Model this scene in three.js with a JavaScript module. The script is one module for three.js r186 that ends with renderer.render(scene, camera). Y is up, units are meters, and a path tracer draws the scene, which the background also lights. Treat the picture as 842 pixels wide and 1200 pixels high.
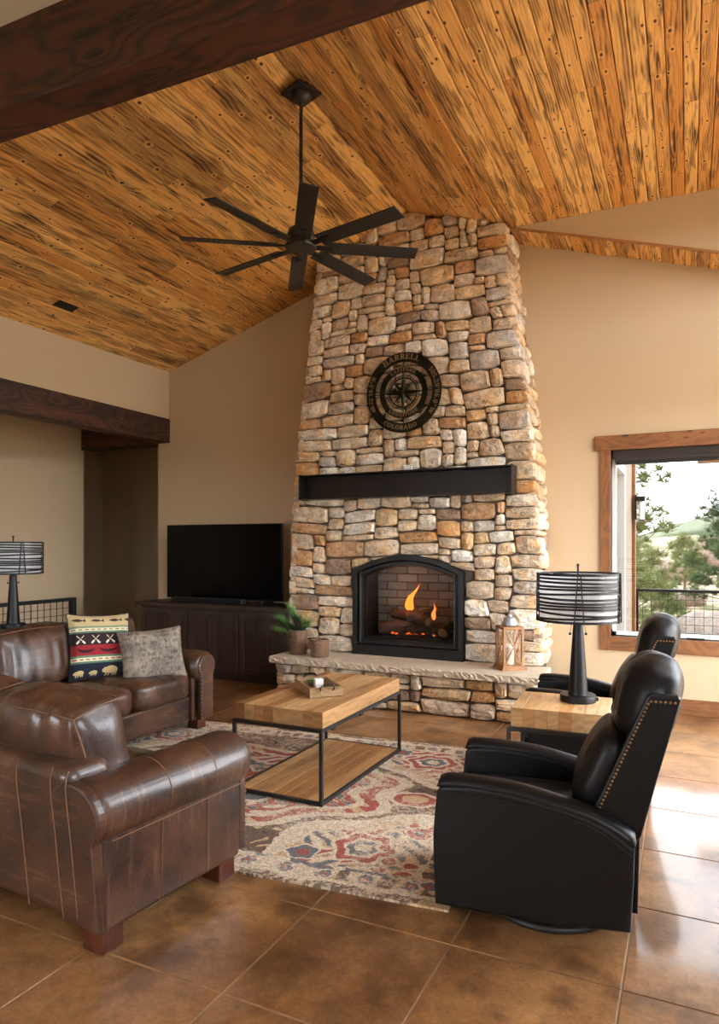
import * as THREE from 'three';
import { RoundedBoxGeometry } from 'three/addons/geometries/RoundedBoxGeometry.js';
import { mergeGeometries, mergeVertices, toCreasedNormals } from 'three/addons/utils/BufferGeometryUtils.js';
import { FontLoader } from 'three/addons/loaders/FontLoader.js';
import { RectAreaLightUniformsLib } from 'three/addons/lights/RectAreaLightUniformsLib.js';
RectAreaLightUniformsLib.init();

// ---------------------------------------------------------------- camera, sky, exposure
const scene = new THREE.Scene();
const camera = new THREE.PerspectiveCamera(2 * Math.atan(600 / 800) * 180 / Math.PI, 842 / 1200, 0.05, 900);
camera.position.set(0, 1.45, 0);
camera.rotation.y = Math.atan(386 / 800);
camera.setViewOffset(842, 1200, 0, -40, 842, 1200);     // vertical shift of the lens
scene.add(camera);

const renderer = new THREE.WebGLRenderer({ antialias: true });
renderer.toneMapping = THREE.LinearToneMapping;
renderer.toneMappingExposure = 4.3;
renderer.shadowMap.enabled = true;

const SKY = 4.0;                                          // brightness of the overcast sky

// ---------------------------------------------------------------- random numbers and noise
function rng(seed) { let a = seed >>> 0; return () => { a = (a + 0x6D2B79F5) | 0; let t = Math.imul(a ^ (a >>> 15), 1 | a); t = (t + Math.imul(t ^ (t >>> 7), 61 | t)) ^ t; return ((t ^ (t >>> 14)) >>> 0) / 4294967296; }; }
const hash = (x, y, s) => { let h = Math.imul(x, 374761393) + Math.imul(y, 668265263) + Math.imul(s, 974711); h = Math.imul(h ^ (h >>> 13), 1274126177); h ^= h >>> 16; return (h >>> 0) / 4294967296; };
const md = (a, n) => ((a % n) + n) % n;
function vn(x, y, px = 4096, py = 4096, s = 1) {            // value noise, wraps after px, py cells
  const xi = Math.floor(x), yi = Math.floor(y); let fx = x - xi, fy = y - yi; fx = fx * fx * (3 - 2 * fx); fy = fy * fy * (3 - 2 * fy);
  const x0 = md(xi, px), x1 = md(xi + 1, px), y0 = md(yi, py), y1 = md(yi + 1, py);
  const a = hash(x0, y0, s), b = hash(x1, y0, s), c = hash(x0, y1, s), d = hash(x1, y1, s);
  return a + (b - a) * fx + (c - a) * fy + (a - b - c + d) * fx * fy;
}
function fbm(u, v, cu, cv, oct = 4, s = 1) { let r = 0, w = 0.5, t = 0; for (let o = 0; o < oct; o++) { r += w * vn(u * cu, v * cv, cu, cv, s + o * 17); t += w; w *= 0.5; cu *= 2; cv *= 2; } return r / t; }   // u, v in 0..1, tiles
const n3 = (x, y, z, s = 1) => (vn(x + 50, y + 50, 4096, 4096, s) + vn(y + 90, z + 30, 4096, 4096, s + 7) + vn(z + 70, x + 20, 4096, 4096, s + 13)) / 3;
const clamp = (x, a = 0, b = 1) => Math.min(b, Math.max(a, x));
const sst = (a, b, x) => { const t = clamp((x - a) / (b - a)); return t * t * (3 - 2 * t); };
const lerp = (a, b, t) => a + (b - a) * t;
const mix3 = (a, b, t) => [a[0] + (b[0] - a[0]) * t, a[1] + (b[1] - a[1]) * t, a[2] + (b[2] - a[2]) * t];

// overcast sky, even in all directions, a little brighter overhead, soft clouds
{
  const W = 512, H = 256, d = new Float32Array(W * H * 4);
  for (let j = 0; j < H; j++) for (let i = 0; i < W; i++) {
    const u = i / W, v = j / H, c = fbm(u, v, 8, 6, 5, 3);
    const k = SKY * (0.86 + 0.28 * c), o = (j * W + i) * 4;
    d[o] = k * 0.93; d[o + 1] = k * 0.985; d[o + 2] = k * 1.05; d[o + 3] = 1;
  }
  const t = new THREE.DataTexture(d, W, H, THREE.RGBAFormat, THREE.FloatType);
  t.mapping = THREE.EquirectangularReflectionMapping; t.colorSpace = THREE.LinearSRGBColorSpace; t.magFilter = THREE.LinearFilter; t.minFilter = THREE.LinearFilter; t.needsUpdate = true;
  scene.background = t;
}

// ---------------------------------------------------------------- textures
function dtex(W, H, fn, srgb = true, rep = null) {
  const d = new Uint8Array(W * H * 4);
  for (let j = 0; j < H; j++) for (let i = 0; i < W; i++) { const c = fn((i + .5) / W, (j + .5) / H, i, j), o = (j * W + i) * 4; d[o] = clamp(c[0], 0, 255); d[o + 1] = clamp(c[1], 0, 255); d[o + 2] = clamp(c[2], 0, 255); d[o + 3] = 255; }
  const t = new THREE.DataTexture(d, W, H); t.wrapS = t.wrapT = THREE.RepeatWrapping; t.magFilter = THREE.LinearFilter; t.minFilter = THREE.LinearMipmapLinearFilter; t.generateMipmaps = true;
  if (srgb) t.colorSpace = THREE.SRGBColorSpace; if (rep) t.repeat.set(rep[0], rep[1]); t.needsUpdate = true; return t;
}
const gray = (W, H, fn, rep) => dtex(W, H, (u, v) => { const g = 255 * clamp(fn(u, v)); return [g, g, g]; }, false, rep);
const std = (o) => new THREE.MeshPhysicalMaterial(o);
const hex = (r, g, b) => new THREE.Color().setRGB(r / 255, g / 255, b / 255, THREE.SRGBColorSpace);

// torched pine: sixteen boards side by side, 2.6 m long, grain along u
const STRIPS = 16;
const plankTex = (() => {
  const R = rng(11), S = [];
  for (let s = 0; s < STRIPS; s++) {
    const k = []; const n = 4 + Math.floor(R() * 5);
    for (let i = 0; i < n; i++) k.push([R(), 0.15 + 0.7 * R(), 0.045 + 0.07 * R()]);
    S.push({ tone: R(), burn: 0.35 + 0.65 * R(), c: R() * 2 - 0.5, f: 3 + 4 * R(), k, dark: R() < 0.2 });
  }
  const light = [246, 196, 118], mid = [206, 140, 68], dk = [56, 29, 11];
  return dtex(1024, 1024, (a, y) => {
    const s = Math.min(STRIPS - 1, Math.floor(y * STRIPS)), b = y * STRIPS - s, q = S[s];
    let w = (fbm(a, b * .06 + s * .06, 5, 32, 3, s + 1) - .5) * .6, kn = 0, halo = 0;
    let ring = q.f * Math.abs(b - q.c + w * .45);
    for (const [ka, kb, kr] of q.k) {
      let da = a - ka; da -= Math.round(da); da *= 20; const db = b - kb, d = Math.hypot(da * .8, db);
      if (d < 1) ring += .9 * Math.exp(-(da * da * .12 + db * db) / (kr * 1.4));
      kn = Math.max(kn, 1 - sst(kr * .55, kr * 1.0, d)); halo = Math.max(halo, (1 - sst(kr * 1.2, kr * 2.6, d)));
    }
    const g = Math.pow(.5 + .5 * Math.sin(ring * 6.283), 1.6), fib = vn(a * 60, y * 420, 60, 420, 5), fib2 = vn(a * 24, y * 210, 24, 210, 8);
    const br = sst(.44, .72, fbm(a, y, 9, 40, 3, 29)) * q.burn + sst(.60, .78, fbm(a, y, 14, 96, 2, 43)) * .55;
    let c = mix3(light, mid, clamp(g * .42 + fib * .32 + fib2 * .25 + (q.tone - .5) * .95 - .05));
    c = mix3(c, dk, clamp(br * (.28 + .6 * g) * .9 + (q.dark ? .3 : 0) * (.5 + fib2 * .6)));
    c = mix3(c, [236, 182, 108], halo * .75); c = mix3(c, [52, 25, 9], kn * .92);
    return c;
  });
})();
// plain boards for beams, trim, tables: grain along u
function woodTex(seed, A, B, Dk, o = {}) {
  const R = rng(seed), k = []; for (let i = 0; i < (o.knots ?? 6); i++) k.push([R(), R(), .012 + .018 * R()]);
  return dtex(512, 512, (u, v) => {
    let ring = v * (o.freq ?? 14) + (fbm(u, v, 3, 4, 3, seed) - .5) * (o.warp ?? 5), kn = 0;
    for (const [a, b, r] of k) { let da = u - a; da -= Math.round(da); let db = v - b; db -= Math.round(db); const d = Math.hypot(da * .7, db); ring += 1.6 * Math.exp(-d * d / (r * r * 6)); kn = Math.max(kn, 1 - sst(r * .4, r, d)); }
    const g = Math.pow(.5 + .5 * Math.sin(ring * 6.283), 2), f = vn(u * 24, v * 200, 24, 200, seed + 3), bl = fbm(u, v, 3, 6, 3, seed + 9);
    let c = mix3(A, B, clamp(g * .5 + f * .35 + (bl - .5) * 1.1)); c = mix3(c, Dk, clamp(kn * .9 + sst(.62, .85, bl) * (o.stain ?? .35) * (.4 + g * .6))); return c;
  });
}
const stoneTex = [0, 1].map(k => dtex(256, 256, (u, v) => {
  const a = fbm(u, v, 4, 4, 5, 61 + k), b = fbm(u, v, 12, 12, 3, 75 + k), s = vn(u * 90, v * 90, 90, 90, 88 + k), cr = Math.abs(fbm(u, v, 5, 7, 4, 93 + k) - .5);
  let g = .93 + (a - .5) * .34 + (b - .5) * .34 + (s - .5) * .2 - (cr < .012 ? .22 : 0);
  const w = sst(.5, .72, fbm(u, v, 5, 5, 3, 101 + k));
  return [255 * g * lerp(1, 1.03, w), 255 * g * lerp(1, .94, w), 255 * g * lerp(1, .83, w)];
}));
const stoneBump = gray(256, 256, (u, v) => fbm(u, v, 10, 10, 5, 131));
const concreteTex = dtex(1024, 1024, (u, v) => {
  const a = fbm(u, v, 5, 5, 5, 151), b = fbm(u + a * .15, v - a * .1, 12, 12, 4, 163), c = fbm(u, v, 60, 60, 2, 171), p = sst(.42, .78, fbm(u, v, 7, 7, 4, 181));
  let k = mix3([98, 65, 38], [186, 135, 85], clamp(a * .9 + b * .75 - .35)); k = mix3(k, [172, 132, 90], p * .28 * b * 1.6); k = mix3(k, [58, 38, 24], sst(.5, .85, fbm(u, v, 16, 16, 4, 191)) * .5);
  const s = .82 + .2 * c + .16 * vn(u * 330, v * 330, 330, 330, 177); return [k[0] * s, k[1] * s, k[2] * s];
});
const paintBump = gray(256, 256, (u, v) => .6 * vn(u * 70, v * 70, 70, 70, 231) + .4 * vn(u * 150, v * 150, 150, 150, 233));
const leatherTex = dtex(512, 512, (u, v) => {
  const a = fbm(u, v, 3, 3, 5, 241), b = fbm(u, v, 14, 14, 3, 247), c = vn(u * 130, v * 130, 130, 130, 251), sc = sst(.66, .74, fbm(u, v, 4, 26, 3, 257));
  let k = mix3([46, 26, 16], [108, 71, 47], clamp(a * 1.15 + (b - .5) * .5 - .2)); k = mix3(k, [150, 110, 80], sc * .25); const s = .88 + .24 * c; return [k[0] * s, k[1] * s, k[2] * s];
});
const leatherBump = gray(512, 512, (u, v) => .5 * vn(u * 110, v * 110, 110, 110, 261) + .5 * fbm(u, v, 20, 20, 4, 263));
const foldBump = gray(256, 256, (u, v) => fbm(u, v, 5, 9, 4, 271));

// ---------------------------------------------------------------- materials
const M = {};
M.wall = std({ color: hex(196, 172, 138), roughness: .62, bumpMap: paintBump, bumpScale: .0006 });
M.hallwall = M.wall;
M.wallGrey = std({ color: hex(196, 190, 180), roughness: .7, bumpMap: paintBump, bumpScale: .0006 });
M.plank = std({ map: plankTex, roughness: .55 });
M.ceilBack = std({ color: hex(40, 24, 12), roughness: .9 });
M.floor = std({ map: concreteTex, roughness: .4, specularIntensity: .45, clearcoat: .7, clearcoatRoughness: .1 });
for (const t of [concreteTex]) t.repeat.set(1 / 2.9, 1 / 2.9);
M.joint = std({ color: hex(150, 122, 92), roughness: .8 });
const beamT = woodTex(301, [84, 45, 24], [24, 14, 9], [12, 7, 5], { freq: 6, warp: 8 }); beamT.repeat.set(.5, 1.2);
M.beam = std({ map: beamT, roughness: .6 });
const trimT = woodTex(307, [140, 92, 52], [106, 66, 35], [60, 34, 17], { freq: 7, knots: 4 }); trimT.repeat.set(.9, 2);
M.trim = std({ map: trimT, roughness: .5 });
const darkT = woodTex(311, [62, 46, 37], [48, 35, 28], [36, 26, 20], { freq: 12, knots: 1, warp: 3 }); darkT.repeat.set(1.2, 2.2);
M.cabinet = std({ map: darkT, roughness: .45 });
M.blocks = [0, 1, 2, 3].map(k => { const c = [[194, 146, 94], [176, 124, 74], [208, 164, 112], [156, 106, 62]][k], t = woodTex(321 + k, c, c.map(x => x * .82), [110, 70, 38], { freq: 10, knots: 1, warp: 4, stain: .4 }); t.repeat.set(1.3, 2.6); return std({ map: t, roughness: .5 }); });
const footT = woodTex(331, [96, 46, 26], [70, 32, 18], [40, 17, 10], { freq: 8, knots: 0 }); footT.repeat.set(3, 3); M.foot = std({ map: footT, roughness: .4 });
M.mortar = std({ color: hex(96, 86, 74), roughness: .95, bumpMap: stoneBump, bumpScale: .004 });
const tints = [[244, 228, 204, 6], [234, 210, 180, 6], [222, 198, 168, 5], [212, 164, 112, 2], [216, 204, 190, 3], [170, 142, 118, 2], [238, 206, 160, 3], [206, 164, 124, 2], [250, 240, 224, 4]];
M.stones = []; const stoneBag = [];
tints.forEach(([r, g, b, w], i) => { M.stones.push(std({ color: hex(r, g, b), map: stoneTex[i % 2], bumpMap: stoneBump, bumpScale: .012, roughness: .9 })); for (let k = 0; k < w; k++) stoneBag.push(i); });
for (const t of [...stoneTex, stoneBump]) t.repeat.set(2.2, 2.2);
const slabTex = dtex(256, 256, (u, v) => { const g = .93 + .12 * (fbm(u, v, 6, 6, 4, 111) - .5) + .1 * (vn(u * 110, v * 110, 110, 110, 113) - .5); return [214 * g, 196 * g, 170 * g]; }); slabTex.repeat.set(2, 2);
M.slab = std({ map: slabTex, bumpMap: stoneBump, bumpScale: .003, roughness: .75 });
M.black = std({ color: hex(24, 23, 23), roughness: .42, metalness: .35 });
M.blackMatte = std({ color: hex(17, 16, 16), roughness: .7 });
M.steel = std({ color: hex(36, 30, 28), roughness: .38, metalness: .6 });
M.iron = std({ color: hex(58, 56, 55), roughness: .45, metalness: .55 });
M.fanMetal = std({ color: hex(54, 52, 50), roughness: .45, metalness: .4 });
M.bronze = std({ color: hex(38, 38, 26), roughness: .38, metalness: .75 });
M.leather = std({ map: leatherTex, roughness: .45, bumpMap: leatherBump, bumpScale: .0014, clearcoat: .5, clearcoatRoughness: .2 });
leatherTex.repeat.set(1.6, 1.6); leatherBump.repeat.set(3, 3);
M.thread = std({ color: hex(124, 88, 62), roughness: .6 });
M.brass = std({ color: hex(160, 120, 80), roughness: .35, metalness: .9 });
M.blackLeather = std({ color: hex(19, 18, 18), roughness: .4, bumpMap: leatherBump, bumpScale: .0006, specularIntensity: .55 });
M.glass = std({ color: 0xffffff, transmission: 1, thickness: 0, roughness: 0, ior: 1.5 });
M.tintGlass = std({ color: hex(204, 205, 205), transmission: 1, thickness: 0, roughness: 0, ior: 1.5 });
M.fireGlass = std({ color: 0xd8dad8, transmission: 1, thickness: 0, roughness: .02, ior: 1.5 });
M.screen = std({ color: hex(5, 5, 6), roughness: .15, specularIntensity: .35 });
M.white = std({ color: hex(240, 240, 238), roughness: .6 });
M.shade = std({ color: hex(244, 244, 244), roughness: .9, transmission: .5, thickness: 0 });
M.vinyl = std({ color: hex(226, 226, 224), roughness: .4 });
M.darkFabric = std({ color: hex(50, 44, 40), roughness: .9 });

// ---------------------------------------------------------------- geometry helpers
const V = (x, y, z) => new THREE.Vector3(x, y, z);
const taken = {};
function numbered(n) { if (taken[n] === undefined) { taken[n] = 0; return n; } taken[n]++; return n + '_' + String(taken[n]).padStart(3, '0'); }
function uvm(g, grain = 'x', off = [0, 0]) {               // texture coordinates in metres, u along the grain
  g = g.index ? g.toNonIndexed() : g;
  const p = g.attributes.position.array, n = p.length / 3, uv = new Float32Array(n * 2), gi = 'xyz'.indexOf(grain);
  for (let t = 0; t < n; t += 3) {
    const o = t * 3, ax = p[o + 3] - p[o], ay = p[o + 4] - p[o + 1], az = p[o + 5] - p[o + 2], bx = p[o + 6] - p[o], by = p[o + 7] - p[o + 1], bz = p[o + 8] - p[o + 2];
    const N = [Math.abs(ay * bz - az * by), Math.abs(az * bx - ax * bz), Math.abs(ax * by - ay * bx)];
    const d = N[0] > N[1] && N[0] > N[2] ? 0 : N[1] > N[2] ? 1 : 2;
    let a = (d + 1) % 3, b = (d + 2) % 3; if (b === gi) [a, b] = [b, a];
    for (let k = 0; k < 3; k++) { uv[(t + k) * 2] = p[o + k * 3 + a] + off[0]; uv[(t + k) * 2 + 1] = p[o + k * 3 + b] + off[1]; }
  }
  g.setAttribute('uv', new THREE.BufferAttribute(uv, 2)); return g;
}
function norm(g) { g = g.index ? g.toNonIndexed() : g; for (const k of Object.keys(g.attributes)) if (!['position', 'normal', 'uv'].includes(k)) g.deleteAttribute(k); if (!g.attributes.normal) g.computeVertexNormals(); return g; }
function merge(list) { const l = list.map(norm); return l.length === 1 ? l[0] : mergeGeometries(l); }
function mesh(name, geos, mat, parent = scene, o = {}) {
  let g = merge(Array.isArray(geos) ? geos : [geos]); if (!o.keepUV) g = uvm(g, o.grain ?? 'x', o.off ?? [0, 0]);
  const m = new THREE.Mesh(g, mat); m.name = parent === scene ? numbered(name) : name; m.castShadow = m.receiveShadow = true;
  if (o.label) m.userData.label = o.label; if (o.kind) m.userData.kind = o.kind; if (o.category) m.userData.category = o.category; if (o.group) m.userData.group = o.group;
  parent.add(m); return m;
}
function thing(name, label, category, [x, y, z] = [0, 0, 0], turn = 0, group) {
  const o = new THREE.Group(); o.name = numbered(name); o.position.set(x, y, z); o.rotation.y = turn; o.userData = { label, category }; if (group) o.userData.group = group; scene.add(o); return o;
}
function struct(name, geos, mat, label, o = {}) { const m = mesh(name, geos, mat, scene, { ...o, kind: 'structure', label }); return m; }
function structGroup(name, label) { const g = new THREE.Group(); g.name = numbered(name); g.userData = { kind: 'structure', label }; scene.add(g); return g; }
const box = (w, h, d, x = 0, y = 0, z = 0, r = 0, seg = 2) => { const g = r ? new RoundedBoxGeometry(w, h, d, seg, r) : new THREE.BoxGeometry(w, h, d); g.translate(x, y, z); return g; };
const bx = (x0, x1, y0, y1, z0, z1, r = 0, seg = 2) => box(x1 - x0, y1 - y0, z1 - z0, (x0 + x1) / 2, (y0 + y1) / 2, (z0 + z1) / 2, r, seg);
const cyl = (r0, r1, h, x, y, z, n = 24, open = false) => { const g = new THREE.CylinderGeometry(r0, r1, h, n, 1, open); g.translate(x, y, z); return g; };   // centre at y
const sph = (r, x, y, z, a = 12, b = 8) => { const g = new THREE.SphereGeometry(r, a, b); g.translate(x, y, z); return g; };
const tube = (pts, r, seg = 24, rad = 6, closed = false) => new THREE.TubeGeometry(new THREE.CatmullRomCurve3(pts.map(p => V(...p)), closed, 'centripetal'), seg, r, rad, closed);
function bar(a, b, w, h) { const A = V(...a), B = V(...b), L = A.distanceTo(B), g = new THREE.BoxGeometry(w, h, L); const m = new THREE.Matrix4().lookAt(A, B, Math.abs(B.clone().sub(A).normalize().y) > .99 ? V(1, 0, 0) : V(0, 1, 0)); g.applyMatrix4(m); g.translate((A.x + B.x) / 2, (A.y + B.y) / 2, (A.z + B.z) / 2); return g; }
function rod(a, b, r0, r1 = r0, n = 10) { const A = V(...a), B = V(...b), g = new THREE.CylinderGeometry(r1, r0, A.distanceTo(B), n); g.applyQuaternion(new THREE.Quaternion().setFromUnitVectors(V(0, 1, 0), B.clone().sub(A).normalize())); g.translate((A.x + B.x) / 2, (A.y + B.y) / 2, (A.z + B.z) / 2); return g; }
function extr(pts, depth, o = {}) { const s = Array.isArray(pts) ? new THREE.Shape(pts.map(p => new THREE.Vector2(p[0], p[1]))) : pts; return new THREE.ExtrudeGeometry(s, { depth, bevelEnabled: !!o.bevel, bevelThickness: o.bevel || 0, bevelSize: o.bevel || 0, bevelOffset: o.bevel ? -o.bevel : 0, bevelSegments: o.segs ?? 2, curveSegments: o.curve ?? 12, steps: o.steps ?? 1 }); }
function lathe(pts, n = 32) { return new THREE.LatheGeometry(pts.map(p => new THREE.Vector2(p[0], p[1])), n); }
function rectHole(x0, x1, y0, y1) { const p = new THREE.Path(); p.moveTo(x0, y0); p.lineTo(x0, y1); p.lineTo(x1, y1); p.lineTo(x1, y0); p.closePath(); return p; }
// stuffed cushion: a rounded box that bulges, with creases
function cushion(w, h, d, o = {}) {
  const n = o.n ?? [22, 12, 16], g0 = new THREE.BoxGeometry(2, 2, 2, ...n), p = g0.attributes.position, e = o.e ?? 5, s = o.seed ?? 1;
  for (let i = 0; i < p.count; i++) {
    let x = p.getX(i), y = p.getY(i), z = p.getZ(i);
    const mx = Math.max(Math.abs(x), Math.abs(y), Math.abs(z)), L = Math.pow(Math.abs(x) ** e + Math.abs(y) ** e + Math.abs(z) ** e, 1 / e), k = mx / L; x *= k; y *= k; z *= k;
    const bu = o.puff ?? [0, .12, .12];
    let X = x * w / 2 * (1 + bu[0] * (1 - y * y) * (1 - z * z)), Y = y * h / 2 * (1 + bu[1] * (1 - x * x) * (1 - z * z)), Z = z * d / 2 * (1 + bu[2] * (1 - x * x) * (1 - y * y));
    if (o.wr) { const f = o.wf ?? 9, ed = .35 + .65 * Math.max(x * x, y * y); const q = (n3(X * f * (o.ws?.[0] ?? 1), Y * f * (o.ws?.[1] ?? .35), Z * f, s) - .5) * 2 * o.wr * ed; X += x * q; Y += y * q; Z += z * q; }
    p.setXYZ(i, X, Y, Z);
  }
  let g = g0; g.deleteAttribute('uv'); g.deleteAttribute('normal'); g = mergeVertices(g, 1e-5); g.computeVertexNormals();
  if (o.rot) g.applyMatrix4(new THREE.Matrix4().makeRotationFromEuler(new THREE.Euler(...o.rot))); if (o.at) g.translate(...o.at);
  return g;
}

// ================================================================ THE ROOM
const RX = -2.41, RY = 4.62, PITCH = .317, WL = -5.72, WR = 1.25, ZB = -6.5, ZF = -2.12, ZC = -6.17, XB = -1.5, ZK = 3.4;
const leftY = x => RY + PITCH * (x - RX), rightY = x => RY - PITCH * (x - RX), dormY = x => 4.335 - .0103 * (x - XB);
// floor: saw-cut stained concrete
{
  const fl = structGroup('floor', 'polished brown stained concrete floor cut into large squares');
  mesh('slab', bx(-8.8, WR + .2, -.25, -.0035, -8.4, ZK + .2), M.joint, fl);
  const S = .5815, gap = .0045, c = .0025;
  const pr = [[-1, 0], [1, 0]];
  const tileGeo = (w, d, x, z) => {
    const h = .003, g = new THREE.BufferGeometry(), P = [], a = w / 2, b = d / 2, q = (A, B, C, D) => P.push(...A, ...B, ...C, ...A, ...C, ...D);
    const t = [[-a + c, 0, -b + c], [-a + c, 0, b - c], [a - c, 0, b - c], [a - c, 0, -b + c]], l = [[-a, -h, -b], [-a, -h, b], [a, -h, b], [a, -h, -b]];
    q(...t); for (let k = 0; k < 4; k++) q(t[k], l[k], l[(k + 1) % 4], t[(k + 1) % 4]);
    g.setAttribute('position', new THREE.Float32BufferAttribute(P, 3)); g.computeVertexNormals(); g.translate(x, 0, z); return g;
  };
  const xs = [-7.2]; for (let x = -.199 - S * 12; x < WR; x += S) xs.push(x); xs.push(WR);
  const zs = [ZB]; for (let z = -1.8 - .58 * 8; z < ZK; z += .58) if (z > ZB + .05) zs.push(z); zs.push(ZK);
  for (let i = 0; i < xs.length - 1; i++) for (let j = 0; j < zs.length - 1; j++) {
    const w = xs[i + 1] - xs[i], d = zs[j + 1] - zs[j];
    mesh('tile', tileGeo(w - gap, d - gap, (xs[i] + xs[i + 1]) / 2, (zs[j] + zs[j + 1]) / 2), M.floor, fl);
  }
  mesh('tile', bx(-8.6, -5.89, -.003, 0, -8.2, ZB - .002), M.floor, fl);
}
// fireplace wall with the window opening
{
  const s = new THREE.Shape([[-5.89, 0], [WR, 0], [WR, rightY(WR)], [RX, RY], [-5.89, leftY(-5.89)]].map(p => new THREE.Vector2(...p)));
  s.holes.push(rectHole(-.632, 1.03, .645, 2.316));
  const g = extr(s, .2); g.translate(0, 0, ZB - .2);
  struct('wall_back', g, M.wall, 'tan painted gable wall behind the stone chimney');
}
struct('wall_dormer', (() => { const g = extr([[XB, dormY(XB) + .02], [WR, rightY(WR) + .02], [WR, dormY(WR) + .02]], .1); g.translate(0, 0, ZC - .1); return g; })(), M.wall, 'tan triangular cheek wall above the sloped pine strip');
// ceiling of torched pine boards
{
  const ce = structGroup('ceiling', 'vaulted ceiling of torched golden pine boards'), R = rng(77);
  const plank = (w, len, off, strip, P0, A, U) => {           // P0: centre of the near... room-side line at its first end
    const t = .018, ch = .006, h = w / 2, pr = [[-h, ch], [-h + ch, 0], [h - ch, 0], [h, ch], [h, t], [-h, t]], P = [], T = [];
    const uv = (x, z) => [(z + off) / 2.6, (strip + .04 + .92 * (x / w + .5)) / STRIPS];
    for (let k = 0; k < 6; k++) { const [x0, y0] = pr[k], [x1, y1] = pr[(k + 1) % 6]; for (const [x, y, z] of [[x0, y0, 0], [x1, y1, 0], [x1, y1, len], [x0, y0, 0], [x1, y1, len], [x0, y0, len]]) { P.push(x, y, z); T.push(...uv(x, z)); } }
    for (const z of [0, len]) for (let k = 1; k < 5; k++) for (const m of z ? [0, k, k + 1] : [0, k + 1, k]) { P.push(pr[m][0], pr[m][1], z); T.push(...uv(pr[m][0], z)); }
    const g = new THREE.BufferGeometry(); g.setAttribute('position', new THREE.Float32BufferAttribute(P, 3)); g.setAttribute('uv', new THREE.Float32BufferAttribute(T, 2));
    g.applyMatrix4(new THREE.Matrix4().makeBasis(A, U, V(0, 0, 1)).setPosition(P0)); g.computeVertexNormals(); return g;
  };
  const th = Math.atan(PITCH), c = Math.cos(th), s = Math.sin(th), d = Math.atan(-.0103);
  const run = (x0, y0, A, U, L, n, z0, z1) => {
    const w = L / n;
    for (let k = 0; k < n; k++) {
      let z = z0, first = true;
      while (z < z1 - .01) { let len = first ? .4 + R() * 2.2 : 1.3 + R() * 1.6; first = false; if (z1 - z - len < .45) len = z1 - z; mesh('plank', plank(w - .004, len - .003, R() * 2.6, Math.floor(R() * STRIPS), V(x0 + A.x * w * (k + .5), y0 + A.y * w * (k + .5), z), A, U), M.plank, ce, { keepUV: true }); z += len; }
    }
  };
  run(WL, leftY(WL), V(c, s, 0), V(-s, c, 0), (RX - WL) / c, 27, ZB, ZF);
  run(RX, RY, V(c, -s, 0), V(s, c, 0), (XB - RX) / c, 7, ZB, ZF);
  run(XB, rightY(XB), V(c, -s, 0), V(s, c, 0), (WR - XB) / c, 30, ZB, ZC);
  run(XB, dormY(XB), V(Math.cos(d), Math.sin(d), 0), V(-Math.sin(d), Math.cos(d), 0), (WR - XB), 30, ZC, ZF);
  const o = .021, poly = (p, z0, z1) => { const g = extr(p, z1 - z0); g.translate(0, 0, z0); return g; };
  mesh('roof_deck', [poly([[-5.95, leftY(-5.95) + o], [RX, RY + o], [RX, RY + .2], [-5.95, leftY(-5.95) + .2]], ZB - .25, ZF + .1),
  poly([[RX, RY + o], [XB, rightY(XB) + o], [XB, rightY(XB) + .2], [RX, RY + .2]], ZB - .25, ZF + .1),
  poly([[XB, rightY(XB) + o], [WR + .2, rightY(WR + .2) + o], [WR + .2, rightY(WR + .2) + .1], [XB, rightY(XB) + .1]], ZB - .25, ZC - .02),
  poly([[XB, dormY(XB) + o], [WR + .2, dormY(WR + .2) + o], [WR + .2, dormY(WR + .2) + .2], [XB, dormY(XB) + .2]], ZC - .1, ZF + .1)], M.ceilBack, ce);
  mesh('edge_trim', bar([XB - .02, rightY(XB - .02) + .012, ZC + .008], [WR, rightY(WR) + .012, ZC + .008], .012, .02), M.blocks[1], ce);
  const v = mesh('vent', (() => { const g = bx(-.05, .05, -.004, 0, -.11, .11); g.applyMatrix4(new THREE.Matrix4().makeBasis(V(c, s, 0), V(-s, c, 0), V(0, 0, 1)).setPosition(V(-5.28, leftY(-5.28), -4.585))); return g; })(), M.blackMatte, ce);
}
// left side: header beam over the stair hall, walls of the hall
struct('wall_left', [bx(-5.89, WL, 3.0, leftY(WL) + .01, ZB, ZF), bx(-5.89, WL, 0, 3.6, -2.5, ZF)], M.wall, 'tan wall above the dark header beam of the stair hall');
struct('beam', bx(-5.9, -5.7, 2.71, 3.0, ZB, -2.4, .008), M.beam, 'dark brown header beam along the open stair hall', { grain: 'z' });
struct('beam', bx(-7.17, -5.9, 2.71, 2.998, ZB - .2, ZB + .03, .008), M.beam, 'short dark beam over the hall doorway', { grain: 'x' });
struct('wall_stair', [bx(-7.37, -7.17, 0, 3.0, ZB, -2.3), bx(-7.37, -5.72, 0, 3.0, -2.5, -2.3), bx(-8.6, -7.37, 0, 3.0, ZB - .2, ZB)], M.hallwall, 'tan wall of the stair hall behind the railing');
struct('wall_hall', [bx(-8.8, -5.69, 0, 3.0, -8.4, -8.2), bx(-8.8, -8.6, 0, 3.0, -8.2, ZB), bx(-5.89, -5.69, 0, 3.0, -8.2, ZB - .2)], M.hallwall, 'tan wall at the end of the dim hall');
struct('ceiling_hall', bx(-8.8, -5.89, 3.0, 3.12, -8.4, -2.3), M.wall, 'plain ceiling of the stair hall');
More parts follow.
